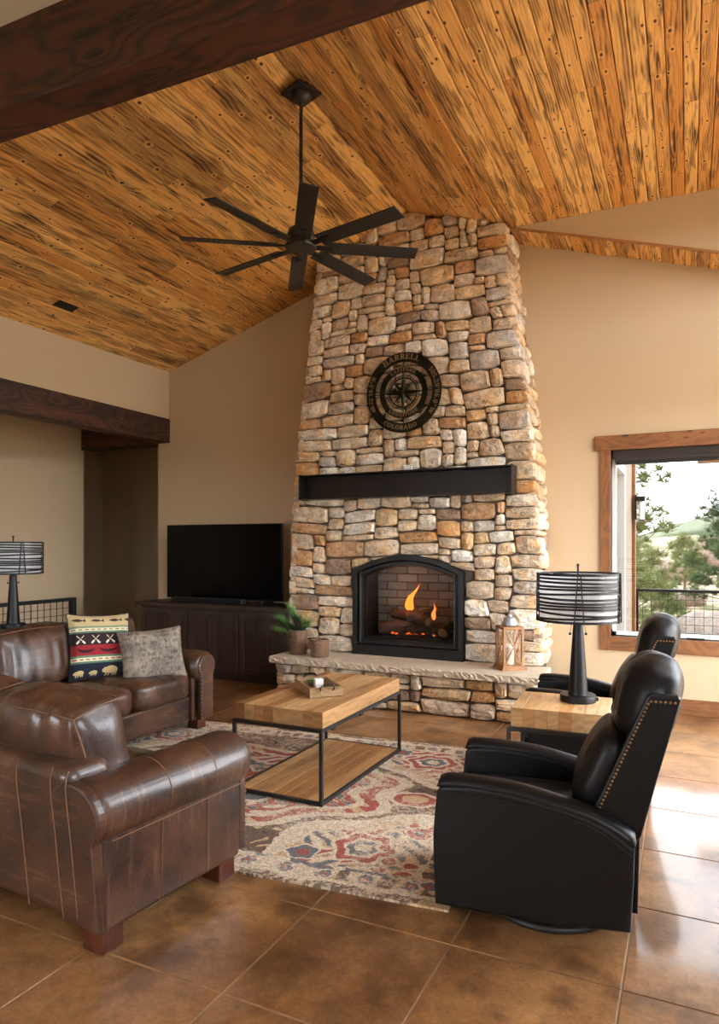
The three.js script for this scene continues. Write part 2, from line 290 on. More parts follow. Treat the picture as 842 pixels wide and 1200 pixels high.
// heavy beam and wall over the opening towards the kitchen
{
  const b = struct('beam', box(7.3, .37, .18, 0, 0, 0, .01), M.beam, 'massive dark timber beam across the room opening'); b.position.set(-2.2, 3.535, -2.11); b.rotation.y = .038;
  struct('wall_entry', bx(-5.9, WR + .2, 3.715, 4.85, -2.2, -2.06), M.wallGrey, 'pale grey wall above the massive timber beam');
}
// kitchen side, behind the camera
struct('ceiling_kitchen', bx(-5.9, WR + .2, 4.0, 4.15, -2.06, ZK + .2), M.wallGrey, 'plain pale kitchen ceiling');
struct('wall_kitchen', bx(-5.92, WL, 0, 4.0, ZF, ZK + .2), M.wall, 'tan kitchen wall');
{
  const s = new THREE.Shape([[WL, 0], [WR, 0], [WR, 4.0], [WL, 4.0]].map(p => new THREE.Vector2(...p)));
  s.holes.push(rectHole(-4.9, -2.1, .9, 2.4)); const g = extr(s, .2); g.translate(0, 0, ZK);
  struct('wall_front', g, M.wall, 'tan kitchen wall with a wide window');
}
for (const [x, z] of [[-3.6, .6], [-.6, .6]]) {
  const l = thing('ceiling_light_panel', 'flat white ceiling light panel of the kitchen', 'ceiling light', [x, 3.96, z], 0, 'kitchen light panels');
  mesh('frame', box(1.3, .04, .7, 0, .018, 0, .004, 1), M.white, l); mesh('diffuser', box(1.2, .01, .6, 0, -.006, 0), std({ color: 0xffffff, roughness: .8, emissive: hex(255, 236, 208), emissiveIntensity: .8 }), l, { label: 'glowing diffuser' });
  const a = new THREE.RectAreaLight(hex(255, 236, 208), .4, 1.2, .6); a.position.set(x, 3.945, z); a.lookAt(x, 0, z); a.name = 'kitchen_panel'; scene.add(a);
}
const OPEN_R = [[-6.3, -3.3, .06, 2.75], [-5.9, -2.5, 3.2, 4.05], [-1.3, 1.1, .9, 2.4]];
{
  const s = new THREE.Shape([[ZB - .2, 0], [ZK + .2, 0], [ZK + .2, 4.4], [ZB - .2, 4.4]].map(p => new THREE.Vector2(...p)));
  for (const [a, b, y0, y1] of OPEN_R) s.holes.push(rectHole(a, b, y0, y1));
  const g = extr(s, .2); g.rotateY(-Math.PI / 2); g.translate(WR + .2, 0, 0);
  struct('wall_right', g, M.wall, 'tan side wall with patio doors and clerestory windows');
}
function glazing(name, label, axis, at, a0, a1, y0, y1, nm, mat = M.trim, fw = .07) {      // frame, mullions and one pane each
  const g = structGroup(name, label), n = nm + 1, fr = [], put = (u0, u1, v0, v1, t, r = .004) => axis === 'x' ? bx(at - t / 2, at + t / 2, v0, v1, u0, u1, r, 1) : bx(u0, u1, v0, v1, at - t / 2, at + t / 2, r, 1);
  fr.push(put(a0, a1, y0, y0 + fw, .09), put(a0, a1, y1 - fw, y1, .09), put(a0, a0 + fw, y0 + fw, y1 - fw, .09), put(a1 - fw, a1, y0 + fw, y1 - fw, .09));
  for (let k = 1; k < n; k++) { const c = lerp(a0, a1, k / n); fr.push(put(c - fw / 2, c + fw / 2, y0 + fw, y1 - fw, .09)); }
  mesh('window_frame', fr, mat, g);
  for (let k = 0; k < n; k++) mesh('pane', put(lerp(a0, a1, k / n) + fw / 2, lerp(a0, a1, (k + 1) / n) - fw / 2, y0 + fw * .9, y1 - fw * .9, .004, 0), M.glass, g);
  return g;
}
glazing('window_2', 'wide glass patio doors in the side wall', 'x', WR + .1, ...OPEN_R[0], 2);
glazing('window_3', 'clerestory windows under the dormer ceiling', 'x', WR + .1, ...OPEN_R[1], 2);
glazing('window_4', 'kitchen side window', 'x', WR + .1, ...OPEN_R[2], 2);
glazing('window_5', 'wide kitchen window', 'z', ZK + .1, -4.9, -2.1, .9, 2.4, 2);
// picture window beside the chimney
{
  const w = structGroup('window_1', 'large picture window with knotty stained wood casing beside the chimney');
  const x0 = -.722, x1 = 1.12, z = ZB;
  mesh('casing', bx(-.766, 1.165, 2.308, 2.44, z, z + .032, .006), M.trim, w, { grain: 'x' });
  mesh('casing', bx(x0, x0 + .09, .519, 2.308, z, z + .024, .005), M.trim, w, { grain: 'y' });
  mesh('casing', bx(x1 - .09, x1, .519, 2.308, z, z + .024, .005), M.trim, w, { grain: 'y', off: [.3, .4] });
  mesh('casing', bx(x0 + .09, x1 - .09, .519, .645, z, z + .024, .005), M.trim, w, { grain: 'x', off: [.2, .1] });
  mesh('jamb', bx(-.652, -.632, .645, 2.316, z - .15, z + .002), M.trim, w, { grain: 'y' });
  mesh('jamb', bx(1.03, 1.05, .645, 2.316, z - .15, z + .002), M.trim, w, { grain: 'y' });
  mesh('sill', bx(-.632, 1.03, .625, .645, z - .15, z + .006), M.trim, w);
  const f = .05, a = -.632, b = 1.03, y0 = .645, y1 = 2.316, zg = z - .13;
  mesh('window_frame', [bx(a, b, y0, y0 + .03, zg - .03, zg + .03), bx(a, b, y1 - f, y1, zg - .03, zg + .03), bx(a, a + .035, y0, y1, zg - .03, zg + .03), bx(b - f, b, y0, y1, zg - .03, zg + .03)], M.vinyl, w);
  mesh('pane', bx(a + .02, b - .02, y0 + .02, y1 - .02, zg - .002, zg + .002), M.tintGlass, w);
  mesh('window_crank', [bx(.02, .12, .645, .662, z - .03, z, .004), bx(-.02, .07, .652, .664, z - .005, z + .012, .004)], M.black, w);
  const sh = thing('roller_shade', 'dark roller shade rolled up at the head of the picture window', 'roller shade', [.199, 2.2, z - .06]);
  mesh('cassette', box(1.64, .075, .075, 0, .075, 0, .01), M.darkFabric, sh); mesh('rolled_fabric', (() => { const g = cyl(.034, .034, 1.6, 0, 0, 0, 16); g.rotateZ(Math.PI / 2); g.translate(0, .03, .01); return g; })(), M.darkFabric, sh); mesh('hem_bar', box(1.58, .02, .012, 0, -.012, .035, .003), M.blackMatte, sh);
}
struct('baseboard_back', [bx(-1.12, WR, 0, .137, ZB, ZB + .018, .004)], M.trim, 'stained wood baseboard under the picture window');

// ================================================================ CHIMNEY, HEARTH
const CX = -2.425, ZCF = -6.03;
const halfW = y => { const P = [[0, 1.262], [.4, 1.257], [1.2, 1.25], [2.2, 1.19], [2.68, 1.14], [3.38, 1.04], [3.8, .983], [4.3, .935], [4.9, .9]]; for (let k = 1; k < P.length; k++) if (y <= P[k][0]) return lerp(P[k - 1][1], P[k][1], clamp((y - P[k - 1][0]) / (P[k][0] - P[k - 1][0]))); return .9; };
const ceilAt = x => x < RX ? leftY(x) : rightY(x);
function pack(nx, ny, R, big = 1) {
  const occ = Array.from({ length: ny }, () => new Uint8Array(nx)), out = [];
  for (let j = 0; j < ny; j++) for (let i = 0; i < nx; i++) {
    if (occ[j][i]) continue;
    let run = 0; while (i + run < nx && !occ[j][i + run]) run++;
    let h = R() < .13 ? 1 : R() < .68 ? 2 : 3; h = Math.min(h, ny - j); if (ny - j - h === 1) h = Math.min(ny - j, h + 1);
    let w = h === 1 ? 3 + Math.floor(R() * 4) : h === 2 ? 3 + Math.floor(R() * 5 * big) : h === 3 ? 4 + Math.floor(R() * 4 * big) : 3 + Math.floor(R() * 3);
    if (R() < .13) w = 2; w = Math.min(w, run); if (run - w === 1) w = run > 6 ? w - 1 : run; if (w < 1) w = 1;
    for (let a = 0; a < h; a++) for (let b = 0; b < w; b++) occ[j + a][i + b] = 1;
    out.push([i, j, w, h]);
  }
  return out;
}
// one stone: rounded irregular outline, chiselled pillowed face; plane coordinates (s, y), d outwards
function stoneGeo(q, R, map, depth = .045) {                // q: four corners [s, y] anticlockwise
  const N = 14, rings = [[0, -.03], [.0, depth * .62], [.007, depth * .93], [.024, depth + .001], [.055, depth + .004]], P = [], idx = [];
  const c = [0, 1].map(k => (q[0][k] + q[1][k] + q[2][k] + q[3][k]) / 4), W = Math.hypot(q[1][0] - q[0][0], q[1][1] - q[0][1]), H = Math.hypot(q[3][0] - q[0][0], q[3][1] - q[0][1]), e = 6 + R() * 8;
  const nz = []; for (let k = 0; k < N; k++) nz.push(1 - R() * .04);
  const tilt = [(R() - .5) * .02, (R() - .5) * .016], off = (R() - .4) * .018;
  rings.forEach(([ins, dz], r) => {
    for (let k = 0; k < N; k++) {
      const t = (k + .5) / N * 6.2832, ct = Math.cos(t), st = Math.sin(t), L = Math.pow(Math.abs(ct) ** e + Math.abs(st) ** e, -1 / e);
      const i2 = Math.min(ins, W * .3, H * .3), fx = (ct * L) * nz[k] * (1 - 2 * i2 / W), fy = (st * L) * nz[k] * (1 - 2 * i2 / H), a = (fx + 1) / 2, b = (fy + 1) / 2;
      const s = lerp(lerp(q[0][0], q[1][0], a), lerp(q[3][0], q[2][0], a), b), y = lerp(lerp(q[0][1], q[1][1], a), lerp(q[3][1], q[2][1], a), b);
      P.push(...map(s, y, dz + (r ? off + tilt[0] * fx + tilt[1] * fy : 0) + (r > 1 ? (R() - .5) * .011 : 0)));
    }
  });
  P.push(...map(c[0], c[1], depth + .006 + off + (R() - .5) * .012)); const ci = rings.length * N;
  for (let r = 0; r < rings.length - 1; r++) for (let k = 0; k < N; k++) { const a = r * N + k, b = r * N + (k + 1) % N, d = a + N, f = b + N; idx.push(a, b, f, a, f, d); }
  for (let k = 0; k < N; k++) idx.push((rings.length - 1) * N + k, (rings.length - 1) * N + (k + 1) % N, ci);
  const g = new THREE.BufferGeometry(); g.setAttribute('position', new THREE.Float32BufferAttribute(P, 3)); g.setIndex(idx); return toCreasedNormals(g, .6);
}
const FB = { x0: -2.96, x1: -1.844, y0: .40, ys: 1.215, ya: 1.365 };     // outer frame of the fireplace insert
const archY = (x, o = 0) => { const h = (FB.x1 - FB.x0) / 2, c = (FB.x0 + FB.x1) / 2, s = FB.ya - FB.ys, r = (h * h + s * s) / (2 * s); return FB.ya - r + Math.sqrt(Math.max(0, (r + o) ** 2 - (x - c) ** 2)); };
{
  const ch = thing('stone_chimney', 'tall tapered fireplace chimney of buff and rust rubble stone', 'chimney', [CX, 0, ZB]);
  const toL = g => { g.translate(-CX, 0, -ZB); return g; };
  // mortar core with the firebox opening
  const ys = [0, .4, 1.2, 2.2, 2.68, 3.38, 3.8, 4.3], R_ = ys.map(y => [CX + halfW(y) - .03, y]), L_ = ys.map(y => [CX - halfW(y) + .03, y]);
  const xr = CX + .905, xl = CX - .905, s = new THREE.Shape([...L_.slice(0, -1).reverse(), ...R_.slice(0, -1), [xr, ceilAt(xr) - .02], [RX, RY - .02], [xl, ceilAt(xl) - .02]].map(p => new THREE.Vector2(...p)));
  const hole = new THREE.Path(); hole.moveTo(FB.x0 + .05, FB.y0 + .03); hole.lineTo(FB.x0 + .05, FB.ys); for (let k = 1; k < 12; k++) { const x = lerp(FB.x0 + .05, FB.x1 - .05, k / 12); hole.lineTo(x, archY(x, -.05)); } hole.lineTo(FB.x1 - .05, FB.ys); hole.lineTo(FB.x1 - .05, FB.y0 + .03); hole.closePath(); s.holes.push(hole);
  const core = extr(s, ZCF - ZB - .02); core.translate(0, 0, ZB); mesh('mortar', toL(core), M.mortar, ch);
  const R = rng(5150), list = [];
  const Wd = 2.5, Y0 = .40, Y1 = 4.62, ux = .062, uy = .056, nx = Math.round(Wd / ux), ny = Math.round((Y1 - Y0) / uy);
  const warp = (i, j) => { const fx = i / nx, y = Y0 + j * uy; const edge = i > 0 && i < nx ? 1 : 0; return [fx + edge * (vn(i * .33, j * .33, 999, 999, 7) - .5) * .028, y + (vn(i * .13, j * .16, 999, 999, 9) - .5) * .06 * (j > 0 ? 1 : 0)]; };
  const front = (f, y, d) => { const yy = Math.min(y, 4.63), h = halfW(yy), x = CX - h + f * 2 * h; return [x, Math.min(yy, ceilAt(x) - .006), ZCF - .02 + d]; };
  for (const [i, j, w, h] of pack(nx, ny, R)) {
    const g = .0036, gx = g / Wd * 1.1, A = warp(i, j), B = warp(i + w, j), C = warp(i + w, j + h), D = warp(i, j + h);
    const eL = i === 0 ? -.012 : 0, eR = i + w === nx ? .012 : 0;
    const q = [[A[0] + gx + eL, A[1] + g], [B[0] - gx + eR, B[1] + g], [C[0] - gx + eR, C[1] - g], [D[0] + gx + eL, D[1] - g]];
    const px = q.map(p => front(p[0], p[1], 0)), mx = (px[0][0] + px[1][0]) / 2, my = (q[0][1] + q[2][1]) / 2;
    if (Math.max(...px.map(p => p[1])) - Math.min(...px.map(p => p[1])) < .035 || q[0][1] > ceilAt(mx) - .03) continue;
    // stones beside the insert end at its frame
    const x0 = Math.min(...px.map(p => p[0])), x1 = Math.max(...px.map(p => p[0])), inA = x => x > FB.x0 && x < FB.x1;
    let qq = q;
    if (x1 > FB.x0 && x0 < FB.x1 && q[0][1] < FB.ya) {
      const fx = x => { const h = halfW(my); return (x - CX + h) / (2 * h); };
      const top = archY(clamp(mx, FB.x0 + .01, FB.x1 - .01));
      if (q[2][1] < FB.ys + .02) { if (x0 < FB.x0 - .05) { const f = fx(FB.x0 - .004); qq = [q[0], [f, q[1][1]], [f, q[2][1]], q[3]]; } else if (x1 > FB.x1 + .05) { const f = fx(FB.x1 + .004); qq = [[f, q[0][1]], q[1], q[2], [f, q[3][1]]]; } else continue; }
      else { const yb = x => (x > FB.x0 && x < FB.x1) ? archY(x, .004) : (x <= FB.x0 ? (mx < FB.x0 ? q[0][1] : FB.ys) : (mx > FB.x1 ? q[1][1] : FB.ys)); const a = Math.max(q[0][1], Math.min(yb(px[0][0]), 9)), b = Math.max(q[1][1], yb(px[1][0])); if (inA(mx) || mx < FB.x0 || mx > FB.x1) { qq = [[q[0][0], a], [q[1][0], b], q[2], q[3]]; if (Math.max(q[2][1] - b, q[3][1] - a) < .012) continue; qq[0][1] = Math.min(a, q[3][1] - .03); qq[1][1] = Math.min(b, q[2][1] - .03); } }
    }
    list.push({ g: stoneGeo(qq, R, front, .034 + R() * .012), a: w * h });
  }
  // right and left sides
  for (const sd of [1, -1]) {
    const D = ZCF - ZB + .02, mx = Math.round(D / ux);
    const side = (f, y, d) => { const yy = Math.min(y, 4.63), x = CX + sd * (halfW(yy) - .02 + d); const z = sd > 0 ? ZCF + .015 - f * D : ZB + .005 + f * D; return [x, Math.min(yy, ceilAt(CX + sd * halfW(yy)) - .008), Math.max(z, ZB + .004)]; };
    for (const [i, j, w, h] of pack(mx, ny, R, .8)) {
      const g = .006, gx = g / D, q = [[i, j], [i + w, j], [i + w, j + h], [i, j + h]].map(([a, b]) => [a / mx + (a > 0 && a < mx ? (vn(a * .4, b * .4, 999, 999, 21 + sd) - .5) * .08 : 0), Y0 + b * uy + (vn((a + 40) * .13, b * .16, 999, 999, 9) - .5) * .04 * (b > 0)]);
      q[0][0] += gx; q[1][0] -= gx; q[2][0] -= gx; q[3][0] += gx; q[0][1] += g; q[1][1] += g; q[2][1] -= g; q[3][1] -= g;
      if (q[0][1] > ceilAt(CX + sd * halfW(q[0][1])) - .04) continue;
      list.push({ g: stoneGeo(q, R, side, .035 + R() * .012), a: w * h * (sd > 0 ? .45 : 0) });
    }
  }
  list.sort((p, q) => q.a - p.a); const rest = [];
  list.forEach((o, k) => { const t = stoneBag[Math.floor(R() * stoneBag.length)], of = [R() * 3, R() * 3]; toL(o.g); if (k < 298) mesh('stone', o.g, M.stones[t], ch, { off: of }); else rest.push(uvm(o.g, 'x', of)); });
  console.log('stones', list.length);
  mesh('small_stones', rest, M.stones[1], ch, { keepUV: true, kind: 'stuff' });
}
{
  const X0 = -3.56, X1 = -1.11, ZH = -5.55, he = thing('hearth', 'raised stone hearth with a rock-faced buff slab in front of the fireplace', 'hearth', [(X0 + X1) / 2, 0, (ZCF + ZH) / 2]);
  const ox = -(X0 + X1) / 2, oz = -(ZCF + ZH) / 2, toL = g => { g.translate(ox, 0, oz); return g; }, R = rng(99);
  mesh('mortar', toL(bx(X0 + .03, X1 - .03, 0, .335, ZCF - .02, ZH - .03)), M.mortar, he);
  const n = (nx, Y, map, sd) => {
    const ny = 7, uy = .335 / ny;
    for (const [i, j, w, h] of pack(nx, ny, R, 1.1)) {
      const g = .0055, q = [[i, j], [i + w, j], [i + w, j + h], [i, j + h]].map(([a, b]) => [a / nx * Y + (a > 0 && a < nx ? (vn(a * .4, b * .4, 999, 999, 41 + sd) - .5) * .05 : 0), clamp(b * uy + (b > 0 && b < ny ? (vn(a * .14, b * .3, 999, 999, 43) - .5) * .04 : 0), .002, .336)]);
      q[0][0] += g; q[1][0] -= g; q[2][0] -= g; q[3][0] += g; q[0][1] += g; q[1][1] += g; q[2][1] -= g; q[3][1] -= g;
      mesh('stone', toL(stoneGeo(q, R, map, .042 + R() * .01)), M.stones[stoneBag[Math.floor(R() * stoneBag.length)]], he, { off: [R() * 3, R() * 3] });
    }
  };
  n(45, X1 - X0, (s, y, d) => [X0 + s, Math.max(y, 0), ZH - .03 + d - .005], 1);
  n(9, .47, (s, y, d) => [X1 - .03 + d, Math.max(y, 0), ZH - .005 - s], 2); n(9, .47, (s, y, d) => [X0 + .03 - d, Math.max(y, 0), ZH - .475 + s], 3);
  // slab: flat top, chiselled front edge
  const N = 120, P = [], ix = [], x0 = X0 - .05, x1 = X1 + .03, zf = -5.50, zb = ZCF - .02;
  const edge = []; for (let k = 0; k <= N; k++) edge.push([lerp(x0, x1, k / N), zf]); for (let k = 1; k <= 22; k++) edge.push([x1, lerp(zf, zb, k / 22)]); for (let k = 22; k >= 1; k--) edge.unshift([x0, lerp(zf, zb, k / 22)]);
  const nr = [[0, .40], [.004, .392], [0, .378], [.003, .362], [.002, .345], [-.02, .337]];
  edge.forEach(([x, z], k) => nr.forEach(([o, y], r) => { const out = o + (r > 0 && r < 5 ? (hash(k, r, 5) - .5) * .022 : 0), fr = k >= 22 && k <= 22 + N; P.push(x + (fr ? 0 : (k < 22 ? -out : out)), y, z + (fr ? out : 0)); }));
  for (let k = 0; k < edge.length - 1; k++) for (let r = 0; r < nr.length - 1; r++) { const a = k * nr.length + r, b = a + nr.length; ix.push(a, a + 1, b + 1, a, b + 1, b); }
  const g = new THREE.BufferGeometry(); g.setAttribute('position', new THREE.Float32BufferAttribute(P, 3)); g.setIndex(ix);
  const e = toCreasedNormals(g, .3), top = bx(x0 + .0, x1, .34, .40, zb, zf);
  mesh('slab', [toL(norm(uvm(e))), toL(norm(top))], M.slab, he);
}
// fireplace insert
{
  const c = (FB.x0 + FB.x1) / 2, f = thing('fireplace_insert', 'black arched gas fireplace with burning log set', 'fireplace', [c, FB.y0, ZCF]);
  const arch = (ins, bot, x = null) => { const p = [], a = FB.x0 + ins, b = FB.x1 - ins; p.push([a, FB.y0 + bot], [b, FB.y0 + bot]); const n = 20; const ey = archY(b, -ins); p.push([b, ey]); for (let k = 1; k < n; k++) { const x = lerp(b, a, k / n); p.push([x, archY(x, -ins)]); } p.push([a, archY(a, -ins)]); return p.map(q => new THREE.Vector2(q[0] - c, q[1] - FB.y0)); };
  const ring = (i0, b0, i1, b1, z0, z1, bev = .006) => { const s = new THREE.Shape(arch(i0, b0)); s.holes.push(new THREE.Path(arch(i1, b1).reverse())); const g = extr(s, z1 - z0 - 2 * bev, { bevel: bev }); g.translate(0, 0, z0 + bev); return g; };
  mesh('outer_frame', ring(.0, 0, .05, .1, -.04, .06), M.black, f);
  mesh('door_frame', ring(.056, .108, .092, .15, -.05, .035), M.black, f);
  mesh('inner_frame', ring(.045, .09, .108, .17, -.09, -.04), M.blackMatte, f);
  const gl = new THREE.ShapeGeometry(new THREE.Shape(arch(.085, .145))); gl.translate(0, 0, -.02); mesh('glass', gl, M.fireGlass, f);
  for (const s of [-1, 1]) mesh('handle_rod', [rod([s * .475, .115, .05], [s * .475, .80, .05], .007), rod([s * .475, .14, .05], [s * .475, .14, .03], .006), rod([s * .475, .77, .05], [s * .475, .77, .03], .006)], M.iron, f);
  for (const s of [-1, 1]) for (const y of [.118, .735]) mesh('bolt', sph(.010, s * .525, y, .062, 8, 6), M.iron, f);
  mesh('bottom_rail', [rod([-.53, .118, .055], [.53, .118, .055], .005)], M.iron, f);
  // firebox
  const fb = mesh('firebox', [bx(-.5, .5, .1, .12, -.42, -.03), bx(-.5, .5, .96, .98, -.42, -.03), bx(-.52, -.5, .1, .98, -.42, -.03), bx(.5, .52, .1, .98, -.42, -.03), bx(-.52, .52, .1, .98, -.44, -.42)], M.blackMatte, f);
  const brM = [hex(150, 152, 148), hex(132, 134, 130), hex(116, 118, 115)].map(cc => std({ color: cc, roughness: .85, bumpMap: stoneBump, bumpScale: .004 })), R = rng(3);
  for (let r = 0; r < 9; r++) for (let k = -1; k < 5; k++) { const x0 = -.49 + k * .22 + (r % 2) * .11, a = Math.max(x0, -.49), b = Math.min(x0 + .212, .49); if (b - a > .04) mesh('brick', bx(a, b, .2 + r * .082, .2 + r * .082 + .074, -.42, -.405 + R() * .004, .004, 1), brM[Math.floor(R() * 3)], f); }
  mesh('burner_tray', [bx(-.36, .36, .12, .2, -.32, -.1, .01), bx(-.38, .38, .12, .17, -.1, -.07, .005)], M.blackMatte, f);
  const barkT = woodTex(401, [92, 72, 58], [54, 40, 32], [26, 19, 15], { freq: 20, warp: 9 }); barkT.repeat.set(4, 8); const bark = std({ map: barkT, roughness: .95, bumpMap: stoneBump, bumpScale: .02 }), cut = std({ color: hex(164, 116, 72), roughness: .9 });
  const log = (a, b, r, ends) => {
    const A = V(...a), B = V(...b), L = A.distanceTo(B); let g = new THREE.CylinderGeometry(r, r, L, 16, 10); const p = g.attributes.position;
    for (let i = 0; i < p.count; i++) { const x = p.getX(i), y = p.getY(i), z = p.getZ(i), k = 1 + (n3(x * 25, y * 14, z * 25, 5) - .5) * .45; p.setX(i, x * k); p.setZ(i, z * k); }
    g.computeVertexNormals(); const q = new THREE.Quaternion().setFromUnitVectors(V(0, 1, 0), B.clone().sub(A).normalize()), C = A.clone().add(B).multiplyScalar(.5); g.applyQuaternion(q); g.translate(C.x, C.y, C.z);
    const m = mesh('log', g, bark, f, { grain: 'x' });
    for (const [E, O] of [[A, B], [B, A]]) { const d = new THREE.CylinderGeometry(r * .82, r * .82, .006, 14); d.applyQuaternion(q); const P = E.clone().add(E.clone().sub(O).normalize().multiplyScalar(.004)); d.translate(P.x, P.y, P.z); if (ends) mesh('cut_end', d, cut, m, { label: 'pale sawn log end' }); }
  };
  log([-.34, .245, -.12], [.12, .28, -.24], .06, 1); log([.34, .25, -.13], [-.08, .27, -.28], .065, 1); log([-.26, .38, -.26], [.16, .33, -.12], .05, 1); log([.2, .42, -.24], [-.05, .36, -.13], .045, 1); log([.33, .24, -.05], [.36, .30, -.2], .055, 1);
  const em = std({ color: hex(60, 20, 10), roughness: 1, emissive: hex(255, 90, 20), emissiveIntensity: .45 });
  const eg = []; const E = rng(8); for (let k = 0; k < 16; k++) { const g = new THREE.IcosahedronGeometry(.005 + .006 * E(), 0); g.translate(-.24 + .48 * E(), .205 + .01 * E(), -.12 + .06 * E()); eg.push(g); } mesh('embers', eg, em, f, { kind: 'stuff', label: 'glowing embers below the logs' });
  const flame = (x, y, z, h, r, lean, i) => {
    const N = 14, pts = []; for (let k = 0; k <= N; k++) { const t = k / N; pts.push([Math.max(.0005, r * Math.pow(Math.sin(Math.PI * Math.pow(t, .55)), 1.1) * (1 - t * .45) + (k === 0 ? .001 : 0)), t * h]); }
    const g = lathe(pts, 14), p = g.attributes.position; for (let k = 0; k < p.count; k++) { const t = p.getY(k) / h; p.setX(k, p.getX(k) + lean * t * t + Math.sin(t * 9 + i) * .012 * t); p.setZ(k, p.getZ(k) * .55); }
    g.computeVertexNormals(); g.translate(x, y, z); return g;
  };
  const fl = (I, c) => std({ color: 0x000000, roughness: 1, emissive: c, emissiveIntensity: I, transparent: true, opacity: .85 });
  mesh('flame', [flame(-.07, .42, -.19, .27, .045, .13, 1), flame(-.04, .42, -.2, .17, .03, -.03, 3)], fl(.75, hex(255, 132, 44)), f, { label: 'tall orange flame between the logs' });
  mesh('flame', [flame(.20, .34, -.17, .17, .026, .01, 2)], fl(.5, hex(255, 140, 66)), f, { label: 'small orange flame' });
  const pl = new THREE.PointLight(hex(255, 140, 60), .5, 3); pl.position.set(c - .05, FB.y0 + .55, ZCF - .12); pl.castShadow = true; pl.shadow.radius = 3; pl.name = 'fire_light'; scene.add(pl); pl.intensity = .05;
}
// mantel: steel channel with end plates
{
  const m = thing('mantel', 'dark steel channel mantel with end plates on the stone chimney', 'mantel', [-2.42, 2.03, ZCF]);
  const x = 1.05, d = .2;
  mesh('web', bx(-x, x, -.118, .118, .04, .06), M.steel, m); mesh('flange', bx(-x, x, .108, .12, .02, d, .002, 1), M.steel, m); mesh('flange', bx(-x, x, -.12, -.108, .02, d, .002, 1), M.steel, m);
  for (const s of [-1, 1]) mesh('end_plate', [bx(s * x - .008, s * x + .008, -.125, .125, .0, d + .012, .002, 1), bx(s * (x - .03) - .035, s * (x - .03) + .035, -.108, .108, .055, .07, .002, 1)], M.steel, m);
}
{ const o = thing('outlet', 'small pale outlet plate set in the stones above the mantel', 'outlet', [-2.385, 2.19, ZCF + .035]); mesh('plate', box(.085, .05, .02, 0, 0, 0, .006), M.vinyl, o); mesh('socket', box(.04, .025, .006, 0, 0, .012, .002), M.white, o); }

